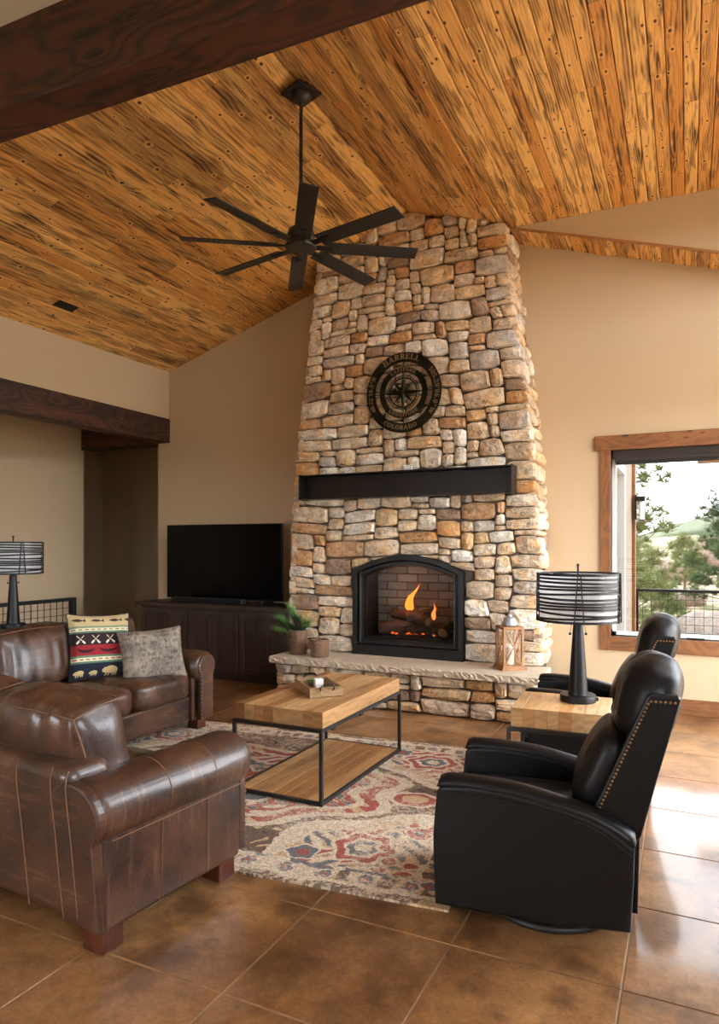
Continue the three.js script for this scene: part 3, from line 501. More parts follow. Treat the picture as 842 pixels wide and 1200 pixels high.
// ================================================================ COMPASS WALL ART
const font = await new FontLoader().loadAsync('fonts/droid/droid_serif_bold.typeface.json');
{
  const c = thing('compass_wall_art', 'round dark metal compass rose with cut-out lettering hanging on the chimney', 'wall art', [-2.42, 2.895, ZCF + .065]);
  const letters = texts => {                                  // letters set along arcs
    const out = [];
    for (const [text, rad, ang, size, flip] of texts) {
      const sc = size / font.data.resolution, adv = [...text].map(ch => ((font.data.glyphs[ch] || font.data.glyphs['?']).ha * sc) * 1.08), tot = adv.reduce((p, q) => p + q, 0); let x = -tot / 2;
      [...text].forEach((ch, k) => {
        const mid = x + adv[k] / 2; x += adv[k]; const th = flip ? ang + mid / rad : ang - mid / rad, g = new THREE.ExtrudeGeometry(font.generateShapes(ch, size), { depth: .003, bevelEnabled: false, curveSegments: 4 });
        g.translate(-adv[k] / 2, -size * .36, .0055); g.rotateZ(flip ? th + Math.PI / 2 : th - Math.PI / 2); g.translate(Math.cos(th) * rad, Math.sin(th) * rad, 0); out.push(g);
      });
    }
    return out;
  };
  const annulus = (r1, r0) => { const s = new THREE.Shape(); s.absarc(0, 0, r1, 0, Math.PI * 2); const h = new THREE.Path(); h.absarc(0, 0, r0, 0, Math.PI * 2, true); s.holes.push(h); return s; };
  const ex = (s) => extr(s, .006, { curve: 64 });
  const tanMetal = std({ color: hex(146, 118, 88), roughness: .6, metalness: .2 });
  const or = mesh('outer_ring', ex(annulus(.378, .288)), M.bronze, c);
  mesh('lettering', letters([['HARRELL', .333, Math.PI / 2 + .06, .052, false], ['105.29\'06.0"W', .333, -.02, .044, false], ['COLORADO', .333, -Math.PI / 2 - .1, .04, true], ['40.22\'16.5"N', .333, Math.PI - .02, .038, false]]), tanMetal, or, { label: 'tan letters and figures around the ring' });
  const ir = mesh('inner_ring', ex(annulus(.242, .188)), M.bronze, c);
  mesh('lettering', letters([['LATITUDE', .215, Math.PI / 2, .034, false], ['LONGITUDE', .215, -Math.PI / 2, .034, true]]), tanMetal, ir, { label: 'small tan letters around the inner ring' });
  mesh('tick_ring', [ex(annulus(.142, .130)), ex(annulus(.162, .157)), ...Array.from({ length: 36 }, (_, k) => { const a = k * Math.PI / 18; return bar([Math.cos(a) * .137, Math.sin(a) * .137, .003], [Math.cos(a) * .16, Math.sin(a) * .16, .003], .004, .005); })], M.bronze, c);
  for (let k = 0; k < 8; k++) {
    const a = k * Math.PI / 4, L = k % 2 ? .15 : .225, w = k % 2 ? .028 : .036, b = a + Math.PI / 4, d = a - Math.PI / 4;
    const P = [[Math.cos(a) * L, Math.sin(a) * L, .003], [Math.cos(b) * w, Math.sin(b) * w, .003], [Math.cos(d) * w, Math.sin(d) * w, .003], [0, 0, .022], [0, 0, -.002]];
    const g = new THREE.BufferGeometry(); g.setAttribute('position', new THREE.Float32BufferAttribute([0, 1, 3, 0, 3, 2, 0, 4, 1, 0, 2, 4].flatMap(n => P[n]), 3)); g.computeVertexNormals(); mesh('star_point', g, M.bronze, c);
  }
  mesh('hub', [sph(.014, 0, 0, .02)], M.bronze, c);
  for (let k = 0; k < 4; k++) { const a = k * Math.PI / 2; mesh('spoke', bar([Math.cos(a) * .235, Math.sin(a) * .235, .001], [Math.cos(a) * .295, Math.sin(a) * .295, .001], .012, .006), M.bronze, c); }
  mesh('standoff', [0, 1, 2, 3].map(k => { const a = k * Math.PI / 2 + .4; return rod([Math.cos(a) * .333, Math.sin(a) * .333, -.03], [Math.cos(a) * .333, Math.sin(a) * .333, .001], .006); }), M.bronze, c);
}
// ================================================================ CEILING FAN
{
  const f = thing('ceiling_fan', 'black eight-blade ceiling fan hanging from the ridge on a long rod', 'ceiling fan', [RX + .01, 3.51, -4.05]);
  const H = RY - 3.51;
  mesh('canopy', [(() => { const g = box(.2, .02, .2, 0, 0, 0, .003, 1); g.rotateY(-.335); g.translate(0, H - .06, 0); return g; })(), (() => { const g = lathe([[.001, 0], [.035, .0], [.06, .02], [.072, .05], [.07, .07], [.001, .07]]); g.translate(0, H - .13, 0); return g; })(), bx(-.05, .05, H - .055, H - .03, -.05, .05)], M.fanMetal, f);
  mesh('down_rod', cyl(.0125, .0125, H - .2, 0, H / 2, 0, 16), M.fanMetal, f);
  mesh('coupling', [cyl(.026, .026, .06, 0, .155, 0, 16), cyl(.02, .026, .03, 0, .2, 0, 16)], M.fanMetal, f);
  mesh('motor', lathe([[.001, .13], [.05, .13], [.085, .11], [.095, .08], [.095, .03], [.075, .01], [.001, .01]]), M.fanMetal, f);
  mesh('hub', lathe([[.001, .012], [.105, .012], [.108, .004], [.106, -.016], [.1, -.02], [.001, -.02]]), M.fanMetal, f);
  for (let k = 0; k < 8; k++) {
    const a = (34 + 45 * k) * Math.PI / 180, b = new THREE.Group(); b.name = 'blade'; f.add(b); b.rotation.y = a;
    const g = box(.65, .007, .118, .485, 0, 0, .003, 1); g.rotateX(-.21);
    const m = mesh('blade', g, M.fanMetal, f); f.remove(b); m.rotation.y = a;
    const ar = box(.2, .008, .045, .17, .002, 0, .002, 1); ar.rotateX(-.21); ar.translate(0, -.006, 0); const am = mesh('blade_arm', [ar], M.black, m);
    mesh('screw_plate', (() => { const q = box(.05, .004, .04, .24, -.01, 0, .001, 1); q.rotateX(-.21); return q; })(), M.iron, m);
  }
}
// ================================================================ CABINETS, TELEVISION
{
  const z1 = -5.95, zb = ZB, top = .775, units = [[-5.66, -4.968, 2, 'dark wood cabinet under the television, at the stair hall end'], [-4.968, -4.284, 2, 'dark wood double-door cabinet under the middle of the television'], [-4.284, -3.70, 2, 'dark wood cabinet beside the hearth']];
  for (const [a, b, n, lab] of units) {
    const c = thing('media_cabinet', lab, 'cabinet', [(a + b) / 2, 0, (z1 + zb) / 2], 0, 'built-in media cabinets'), w = b - a, d = z1 - zb - .004;
    mesh('body', [box(w, top - .08, d - .02, 0, .08 + (top - .08) / 2, -.01), box(w, .08, d - .08, 0, .04, -.04)], M.cabinet, c, { grain: 'y' });
    for (let k = 0; k < n; k++) {
      const dw = (w - .016) / n - .004, x = -w / 2 + .008 + (k + .5) * (w - .016) / n, h = top - .13, y = .1 + h / 2, zz = d / 2, st = .06;
      const m = mesh('door', [box(st, h, .02, x - dw / 2 + st / 2, y, zz, .002, 1), box(st, h, .02, x + dw / 2 - st / 2, y, zz, .002, 1), box(dw - 2 * st, st, .02, x, y + h / 2 - st / 2, zz, .002, 1), box(dw - 2 * st, st, .02, x, y - h / 2 + st / 2, zz, .002, 1), box(dw - 2 * st + .01, h - 2 * st + .01, .008, x, y, zz - .004), box(dw - 2 * st - .04, h - 2 * st - .04, .008, x, y, zz + .002, .003, 1)], M.cabinet, c, { grain: 'y', off: [k * .37, a] });
      mesh('knob', [box(.045, .018, .012, x + (k ? -1 : 1) * (dw / 2 - .035), top - .075, zz + .026, .003, 1), box(.01, .01, .02, x + (k ? -1 : 1) * (dw / 2 - .035), top - .075, zz + .015)], M.black, m, { label: 'black pull' });
    }
  }
  const t = mesh('countertop', bx(-5.715, -3.69, .775, .815, zb, z1 + .025, .004), M.cabinet, scene, { label: 'dark wood countertop running over the media cabinets', category: 'countertop' });
  const tv = thing('television', 'large flat black television standing on the dark cabinets', 'television', [-4.778, .817, -6.32]);
  mesh('bezel', box(1.6, .855, .03, 0, .455, 0, .004, 1), M.blackMatte, tv); mesh('screen', box(1.585, .84, .004, 0, .457, .0165), M.screen, tv); mesh('rear_housing', box(1.2, .5, .05, 0, .4, -.035, .01), M.blackMatte, tv);
  for (const s of [-1, 1]) mesh('foot', [box(.03, .03, .22, s * .6, .012, 0, .003, 1), box(.03, .04, .03, s * .6, .03, 0)], M.blackMatte, tv);
  const sb = thing('soundbar', 'slim black soundbar lying before the television', 'soundbar', [-4.83, .815, -6.12]);
  mesh('body', box(.98, .055, .09, 0, .03, 0, .012), M.blackMatte, sb); mesh('grille', box(.94, .04, .004, 0, .03, .045), M.black, sb);
}
// ================================================================ THINGS ON THE HEARTH
const barkTex = woodTex(411, [128, 98, 74], [86, 62, 46], [186, 160, 132], { freq: 16, warp: 9, stain: .8 }); barkTex.repeat.set(5, 6);
M.barkVase = std({ map: barkTex, roughness: .95, bumpMap: stoneBump, bumpScale: .01 });
function vessel(r, h, wall, seed) {
  const g = lathe([[.001, 0], [r * .97, 0], [r, .006], [r, h - .004], [r - .003, h], [r - wall, h], [r - wall, .02], [.001, .02]], 28), p = g.attributes.position;
  for (let i = 0; i < p.count; i++) { const x = p.getX(i), y = p.getY(i), z = p.getZ(i), k = 1 + (n3(x * 30, y * 16, z * 30, seed) - .5) * .12; p.setX(i, x * k); p.setZ(i, z * k); } g.computeVertexNormals(); return g;
}
{
  const v = thing('bark_vase', 'tall bark-covered vase holding pine sprigs on the hearth', 'vase', [-3.43, .40, -5.74]);
  mesh('vase', vessel(.083, .235, .008, 3), M.barkVase, v);
  const R = rng(41), nm = std({ color: hex(92, 138, 66), roughness: .6 }), nd = std({ color: hex(36, 74, 46), roughness: .6 }), st = std({ color: hex(84, 62, 40), roughness: .9 });
  const sprig = (dir, len, mat, nl, n) => {
    const D = V(...dir).normalize(), nee = [], base = V(0, .18, 0), end = base.clone().addScaledVector(D, len); mesh('stem', rod([0, .06, 0], [end.x, end.y, end.z], .004, .002, 6), st, v);
    for (let k = 0; k < n; k++) { const t = .35 + .65 * R(), P = base.clone().addScaledVector(D, len * t), a = R() * 6.283, side = V(Math.cos(a), Math.sin(a) * .6 + .1, Math.sin(a)).normalize(), q = D.clone().multiplyScalar(1.0 + R() * .5).add(side.multiplyScalar(.75)).normalize(); const c = new THREE.ConeGeometry(.0017, nl * (.7 + .5 * R()), 3, 1, true), L = c.parameters.height; c.translate(0, L / 2, 0); c.applyQuaternion(new THREE.Quaternion().setFromUnitVectors(V(0, 1, 0), q)); c.translate(P.x, P.y, P.z); nee.push(c); }
    mesh('pine_needles', nee, mat, v, { kind: 'stuff' });
  };
  sprig([-.9, .75, .3], .2, nm, .16, 240); sprig([-.35, 1.3, .1], .25, nm, .14, 240); sprig([.75, .85, .3], .17, nm, .13, 200); sprig([-.75, .25, .5], .15, nm, .15, 200); sprig([.1, 1.2, .3], .16, nd, .11, 200); sprig([.5, .6, .6], .12, nd, .1, 160); sprig([-.2, .8, .7], .13, nd, .1, 160);
  const cone = []; for (let r = 0; r < 8; r++) for (let k = 0; k < 8; k++) { const a = k * .785 + r * .4, rr = .028 * Math.sin((r + 1.2) / 9 * Math.PI), q = new THREE.ConeGeometry(.009, .018, 4); q.rotateZ(-1.2); q.rotateY(-a); q.translate(Math.cos(a) * rr, r * .009, Math.sin(a) * rr); cone.push(q); }
  const cg = merge(cone); cg.translate(.03, .26, .06); mesh('pine_cone', cg, std({ color: hex(70, 48, 34), roughness: .9 }), v);
  const b = thing('bark_candle_holder', 'short bark-wrapped candle holder beside the vase on the hearth', 'candle holder', [-3.165, .40, -5.69]);
  mesh('bowl', vessel(.088, .165, .012, 8), M.barkVase, b); mesh('candle', cyl(.06, .06, .1, 0, .07, 0, 20), std({ color: hex(214, 190, 150), roughness: .7 }), b);
}
{
  const l = thing('candle_lantern', 'wooden candle lantern with crossed bars and a metal top on the hearth', 'lantern', [-1.385, .40, -5.83], .62);
  const lt = woodTex(421, [168, 122, 80], [138, 94, 58], [84, 52, 30], { freq: 10, knots: 0 }); lt.repeat.set(4, 4); const lw = std({ map: lt, roughness: .75 }), s = .082, h = .355;
  mesh('base', [box(.22, .02, .22, 0, .01, 0, .003, 1), box(.2, .02, .2, 0, .028, 0, .003, 1)], lw, l); mesh('top', [box(.185, .022, .185, 0, h, 0, .003, 1)], lw, l);
  for (const [a, b] of [[-1, -1], [1, -1], [1, 1], [-1, 1]]) mesh('post', box(.02, h - .04, .02, a * s, .03 + (h - .04) / 2, b * s, .002, 1), lw, l, { grain: 'y' });
  for (let k = 0; k < 4; k++) { const q = k * Math.PI / 2, C = Math.cos(q), S = Math.sin(q), P = (u, y) => [C * u + S * (s + .002), y, -S * u + C * (s + .002)]; for (const f of [1, -1]) mesh('cross_bar', bar(P(-f * (s - .01), .045), P(f * (s - .01), h - .015), .011, .009), lw, l); const gp = box(.145, h - .06, .002, 0, .04 + (h - .06) / 2, s - .006); gp.rotateY(q); mesh('pane', gp, M.glass, l); }
  mesh('cap', lathe([[.001, .47], [.012, .468], [.02, .455], [.02, .445], [.045, .438], [.05, .425], [.055, .41], [.068, .395], [.07, .375], [.062, .366], [.001, .366]]), std({ color: hex(176, 178, 180), roughness: .45, metalness: .7 }), l, { label: 'galvanised metal cap' });
  mesh('candle', cyl(.038, .038, .17, 0, .125, 0, 20), std({ color: hex(240, 230, 210), roughness: .6 }), l);
}
// ================================================================ RUG
{
  const W = 3.05, D = 2.2, cream = [224, 206, 180], brown = [96, 74, 58], red = [168, 74, 64], blue = [100, 104, 112], tan = [206, 170, 128], dkb = [66, 50, 42], grey = [150, 142, 134];
  const ros = (x, y, n, r) => { const d = Math.hypot(x, y), a = Math.atan2(y, x); return d / (r * (1 + .1 * Math.cos(n * a))); };
  const rugTex = dtex(1280, 960, (u, v) => {
    let x = (u - .5) * W, y = (v - .5) * D; const wx = (fbm(u, v, 14, 10, 3, 501) - .5) * .05, wy = (fbm(u, v, 14, 10, 3, 511) - .5) * .05; x += wx + (fbm(u, v, 90, 66, 2, 503) - .5) * .022; y += wy + (fbm(u, v, 90, 66, 2, 507) - .5) * .022;
    const ax = Math.abs(x), ay = Math.abs(y), d = Math.min(W / 2 - ax, D / 2 - ay); let c;
    const nz = fbm(u, v, 40, 30, 3, 521), fl = fbm(u, v, 22, 16, 3, 523);
    if (d < .045) c = nz > .47 ? brown : tan;
    else if (d < .075) c = cream;
    else if (d < .17) { const t = (W / 2 - ax < D / 2 - ay ? ay : ax), k = t / .19, f = k - Math.round(k), q = ros(f * .19, d - .122, 6, .038); c = q < .45 ? red : q < 1 ? blue : q < 1.3 ? cream : fl > .52 ? tan : cream; if (Math.abs(f) > .34 && q > 1.3 && fl > .45) c = brown; }
    else if (d < .20) c = nz > .5 ? blue : cream;
    else {
      const mx = ax / 1.02, my = ay / .66, m = Math.hypot(mx, my) + .07 * Math.cos(8 * Math.atan2(my, mx));
      const cx = W / 2 - .2 - ax, cy = D / 2 - .2 - ay, cr = Math.hypot(cx, cy * 1.15) + .05 * Math.cos(7 * Math.atan2(cy, cx));
      c = brown; const vine = Math.sin(x * 27 + 3 * Math.sin(y * 15)) * Math.sin(y * 29 + 3 * Math.sin(x * 13));
      if (m < .98) { c = m > .90 ? cream : m > .80 ? (vine > -.2 ? red : tan) : m > .74 ? cream : m > .52 ? (vine > .35 ? cream : vine < -.55 ? blue : vine < -.3 ? tan : red) : m > .47 ? cream : m > .28 ? (vine > .2 ? tan : blue) : m > .24 ? cream : (vine > 0 ? red : tan); }
      else if (cr < .78) { c = cr > .71 ? cream : cr > .63 ? (vine > 0 ? tan : cream) : vine > .30 ? red : vine < -.62 ? blue : vine > .14 ? cream : vine < -.25 ? tan : cream; const q = ros(cx - .3, cy - .22, 6, .14); if (q < 1.2) c = q < .3 ? cream : q < .55 ? blue : q < .72 ? cream : q < 1.02 ? red : cream; const q2 = ros(cx - .56, cy - .08, 5, .07); if (q2 < 1.15) c = q2 < .5 ? red : q2 < .95 ? blue : cream; const q3 = ros(cx - .08, cy - .46, 5, .07); if (q3 < 1.15) c = q3 < .5 ? blue : q3 < .95 ? red : cream; }
      else { if (vine > .72) c = tan; else if (vine < -.78) c = dkb; const e = Math.hypot((ax - 1.08) / .16, ay / .11); if (e < 1) c = e < .5 ? tan : e < .8 ? red : cream; }
    }
    const wear = sst(.36, .60, fbm(u, v, 9, 7, 5, 541)) * .9, sp = vn(u * 420, v * 320, 420, 320, 551), sp2 = vn(u * 190, v * 140, 190, 140, 553);
    c = mix3(c, cream, clamp(wear * (sp2 > .42 ? .85 : .3) * (sp > .35 ? 1 : .4))); c = mix3(mix3(c, grey, .06), cream, .12); const k = .84 + .3 * sp; return [c[0] * k, c[1] * k, c[2] * k];
  });
  const g = box(W, .009, D, 0, .0045, 0); const p = g.attributes.position, uv = g.attributes.uv; for (let i = 0; i < p.count; i++) uv.setXY(i, p.getX(i) / W + .5, p.getZ(i) / D + .5);
  const pile = gray(256, 256, (u, v) => vn(u * 128, v * 128, 128, 128, 561)); pile.repeat.set(8, 6);
  const rug = mesh('area_rug', g, std({ map: rugTex, roughness: .95, bumpMap: pile, bumpScale: .003, sheen: .3, sheenRoughness: .8 }), scene, { keepUV: true, label: 'distressed red, cream and brown patterned area rug', category: 'rug' });
  const a = .1, e1 = [Math.cos(a), -Math.sin(a)], e2 = [-Math.sin(a), -Math.cos(a)], nr = [-.857, -2.585]; rug.position.set(nr[0] - e1[0] * W / 2 + e2[0] * D / 2, 0, nr[1] - e1[1] * W / 2 + e2[1] * D / 2); rug.rotation.y = a;
}
// ================================================================ TABLES
function blockTop(parent, w, d, y0, h, n, along, seed, mats = M.blocks) {     // butcher-block top glued from staves
  const R = rng(seed); for (let k = 0; k < n; k++) { const s = (along === 'z' ? w : d) / n, c = -(along === 'z' ? w : d) / 2 + (k + .5) * s, m = mats[Math.floor(R() * mats.length)]; mesh('stave', along === 'z' ? bx(c - s / 2, c + s / 2, y0, y0 + h, -d / 2, d / 2, .0035, 1) : bx(-w / 2, w / 2, y0, y0 + h, c - s / 2, c + s / 2, .0035, 1), m, parent, { grain: along, off: [R() * 2, R() * 2] }); }
}
{
  const x0 = -2.425, x1 = -1.822, z0 = -4.45, z1 = -3.30, c = thing('coffee_table', 'coffee table with thick butcher-block top and black iron frame on the rug', 'coffee table', [(x0 + x1) / 2, .009, (z0 + z1) / 2]), w = x1 - x0, d = z1 - z0, b = .02, yt = .425;
  for (const [a, e] of [[-1, -1], [1, -1], [1, 1], [-1, 1]]) mesh('leg', box(b, yt, b, a * (w / 2 - b / 2), yt / 2, e * (d / 2 - b / 2), .0015, 1), M.iron, c);
  for (const [y, nm] of [[yt - b / 2, 'top_rail'], [.012, 'bottom_rail']]) { for (const e of [-1, 1]) { mesh(nm, box(w - 2 * b, b, b, 0, y, e * (d / 2 - b / 2), .0015, 1), M.iron, c); mesh(nm, box(b, b, d - 2 * b, e * (w / 2 - b / 2), y, 0, .0015, 1), M.iron, c); } }
  for (const zz of [-.38, 0, .38]) for (const e of [-1, 1]) mesh('bracket', box(.02, .035, .035, e * (w / 2 - .035), yt - .03, zz, .002, 1), M.iron, c);
  const tp = new THREE.Group(); tp.name = 'table_top'; c.add(tp); blockTop(tp, w - .012, d - .04, yt + .001, .09, 9, 'z', 71);
  const sh = new THREE.Group(); sh.name = 'lower_shelf'; c.add(sh); blockTop(sh, w - 2 * b - .004, d - 2 * b - .004, .006, .016, 7, 'z', 73);
}
const TX = -.645, TZ = -4.0;
{
  const w = .51, d = .46, s = thing('side_table', 'square side table with thick butcher-block top between the black recliners', 'side table', [TX, 0, TZ], .06), b = .02, yt = .455;
  for (const [a, e] of [[-1, -1], [1, -1], [1, 1], [-1, 1]]) mesh('leg', box(b, yt, b, a * (w / 2 + .01), yt / 2, e * (d / 2 + .01), .0015, 1), M.iron, s);
  for (const y of [yt - b / 2, .05]) for (const e of [-1, 1]) { mesh('rail', box(w, b, b, 0, y, e * (d / 2 + .01), .0015, 1), M.iron, s); mesh('rail', box(b, b, d, e * (w / 2 + .01), y, 0, .0015, 1), M.iron, s); }
  for (const xx of [-.18, .14]) mesh('bracket', box(.03, .04, .02, xx, yt - .03, d / 2 - .01, .002, 1), M.iron, s);
  const tp = new THREE.Group(); tp.name = 'table_top'; s.add(tp); blockTop(tp, w, d, yt + .001, .105, 8, 'z', 79, [[226, 176, 118], [212, 156, 96], [234, 190, 136]].map((q, k) => { const t = woodTex(341 + k, q, q.map(v => v * .84), [140, 92, 50], { freq: 9, knots: 1, warp: 4, stain: .4 }); t.repeat.set(1.6, 2.6); return std({ map: t, roughness: .4 }); }));
}
{
  const t = thing('wooden_tray', 'rustic wooden tray with iron handles on the coffee table', 'tray', [-2.118, .5255, -3.79], .79), L = .36, W = .2, h = .062;
  const tt = woodTex(431, [176, 146, 106], [142, 112, 78], [96, 72, 48], { freq: 9, knots: 1 }); tt.repeat.set(3, 3); const m = std({ map: tt, roughness: .85 });
  mesh('bottom', box(W, .01, L, 0, .005, 0), m, t, { grain: 'z' }); for (const e of [-1, 1]) { mesh('side', box(.012, h, L, e * (W / 2), h / 2, 0, .002, 1), m, t, { grain: 'z', off: [e, .3] }); mesh('end', box(W - .012, h, .012, 0, h / 2, e * (L / 2 - .006), .002, 1), m, t, { off: [.5, e] }); mesh('handle', tube([[-.04, h - .018, e * (L / 2 + .001)], [-.045, h + .0, e * (L / 2 + .018)], [-.03, h + .018, e * (L / 2 + .02)], [.03, h + .018, e * (L / 2 + .02)], [.045, h + .0, e * (L / 2 + .018)], [.04, h - .018, e * (L / 2 + .001)]], .004, 30, 8), M.black, t); }
  const c = thing('tealight_box', 'small white box candle standing in the wooden tray', 'candle', [-2.15, .5365, -3.85], .79); mesh('body', box(.052, .06, .045, 0, .03, 0, .004), M.white, c); mesh('wick', cyl(.002, .002, .012, 0, .065, 0, 6), M.blackMatte, c);
  const p = thing('green_succulent', 'small green succulent in the wooden tray', 'plant', [-2.215, .5375, -3.885]); const lg = []; for (let k = 0; k < 18; k++) { const a = k * 2.4, r = .006 + .0012 * k, g = new THREE.SphereGeometry(1, 6, 5); g.scale(.006, .02, .009); g.translate(0, .018, 0); g.rotateZ(-.2 - .045 * k); g.rotateY(a); g.translate(Math.cos(a) * r * .4, .012, -Math.sin(a) * r * .4); lg.push(g); } mesh('leaves', lg, std({ color: hex(96, 110, 62), roughness: .6 }), p, { kind: 'stuff' }); mesh('pot', cyl(.026, .022, .02, 0, .01, 0, 16), M.barkVase, p);
}
// ================================================================ LAMPS
function makeLamp(label, pos, turn) {
  const l = thing('table_lamp', label, 'lamp', pos, turn), r = .232, y0 = .462, y1 = .735, R = rng(17);
  mesh('base', lathe([[.001, 0], [.098, 0], [.1, .004], [.1, .034], [.096, .04], [.001, .04]], 40), M.black, l); mesh('switch', box(.03, .02, .012, .09, .02, .04, .002, 1), M.iron, l);
  mesh('stem', lathe([[.056, .04], [.054, .05], [.027, .44], [.022, .47], [.012, .475], [.012, .6]], 32), M.black, l);
  mesh('shade', [(() => { const g = cyl(r - .02, r - .02, y1 - y0 - .02, 0, (y0 + y1) / 2, 0, 48, true); return g; })()], M.shade, l, { label: 'white inner drum shade' });
  mesh('spider', [0, 1, 2].map(k => rod([0, y1 - .01, 0], [Math.cos(k * 2.094) * r, y1 - .01, Math.sin(k * 2.094) * r], .003)), M.black, l); mesh('finial', [cyl(.006, .006, .06, 0, y1 + .02, 0, 10), cyl(.008, .008, .015, 0, y1 + .045, 0, 10)], M.black, l); mesh('harp', [rod([0, .55, 0], [0, y1, 0], .004)], M.black, l); mesh('bulb', sph(.03, 0, .62, 0), M.white, l);
  const band = (y, tilt, dir, h) => { const N = 56, P = [], ix = [], T = .004; for (let k = 0; k < N; k++) { const a = k / N * 6.2832, yy = y + tilt * Math.cos(a - dir); for (const [rr, dy] of [[r, -h], [r, h], [r - T, h], [r - T, -h]]) P.push(Math.cos(a) * rr, yy + dy, Math.sin(a) * rr); } for (let k = 0; k < N; k++) for (let q = 0; q < 4; q++) { const a = k * 4 + q, b = k * 4 + (q + 1) % 4, c = ((k + 1) % N) * 4 + q, d = ((k + 1) % N) * 4 + (q + 1) % 4; ix.push(a, b, d, a, d, c); } const g = new THREE.BufferGeometry(); g.setAttribute('position', new THREE.Float32BufferAttribute(P, 3)); g.setIndex(ix); return toCreasedNormals(g, .6); };
  for (let k = 0; k < 13; k++) { const e = k === 0 || k === 12; mesh('band', band(lerp(y0 + .006, y1 - .006, k / 12), e ? 0 : (R() - .5) * .03, R() * 6.28, e ? .007 : .0062), M.black, l); }
  for (let k = 0; k < 5; k++) for (const s of [-1, 1]) { const a = k * 1.2566 + .5, b = a + s * .11, c = a + s * .03; mesh('strap', bar([Math.cos(b) * (r + .002), y0, Math.sin(b) * (r + .002)], [Math.cos(c) * (r + .002), y1, Math.sin(c) * (r + .002)], .012, .004), M.black, l); }
  for (const s of [-1, 1]) mesh('pull_chain', [rod([s * .045, .39, .0], [s * .03, .47, 0], .0012), sph(.008, s * .045, .385, 0)], M.black, l);
  return l;
}
makeLamp('table lamp with white drum shade in black bands on the butcher-block side table', [-.575, .561, -4.08], .35);
makeLamp('table lamp with black banded drum shade standing behind the long brown sofa', [-5.2, .752, -3.97], 1.4);
{
  const c = thing('console_table', 'dark narrow console table behind the brown sofa', 'table', [-5.2, 0, -3.9]); mesh('top', box(.36, .03, 1.1, 0, .737, 0, .004), M.cabinet, c, { grain: 'z' }); for (const [a, b] of [[-1, -1], [1, -1], [1, 1], [-1, 1]]) mesh('leg', box(.04, .722, .04, a * .15, .361, b * .5, .003, 1), M.cabinet, c, { grain: 'y' });
}
// ================================================================ RAILING OF THE STAIR HALL
function railing(name, label, axis, at, a0, a1, y0, y1, posts, cell) {
  const r = thing(name, label, 'railing', axis === 'x' ? [at, y0, (a0 + a1) / 2] : [(a0 + a1) / 2, y0, at]), L = a1 - a0, H = y1 - y0, P = (u, y, w, h, d) => axis === 'x' ? box(d, h, w, 0, y, u, .003, 1) : box(w, h, d, u, y, 0, .003, 1), W = (u, y, w, h, d) => axis === 'x' ? box(d, h, w, 0, y, u) : box(w, h, d, u, y, 0);
  mesh('top_rail', P(0, H - .018, L, .036, .045), M.black, r); mesh('bottom_rail', P(0, .09, L, .025, .03), M.black, r);
  for (let k = 0; k < posts; k++) mesh('post', P(-L / 2 + .025 + (L - .05) * k / (posts - 1), H / 2 - .005, .05, H - .01, .05), M.black, r);
  const w = [], n = Math.round(L / cell), m = Math.round((H - .12) / cell); for (let k = 1; k < n; k++) w.push(W(-L / 2 + k * L / n, (H + .06) / 2, .0055, H - .12, .0055)); for (let k = 1; k < m; k++) w.push(W(0, .1 + k * (H - .13) / m, L, .0055, .0055)); mesh('wire_mesh', w, M.black, r);
  return r;
}
railing('stair_railing', 'black stair railing with square wire mesh behind the brown sofa', 'x', -5.74, -5.1, -2.55, 0, .92, 3, .075);
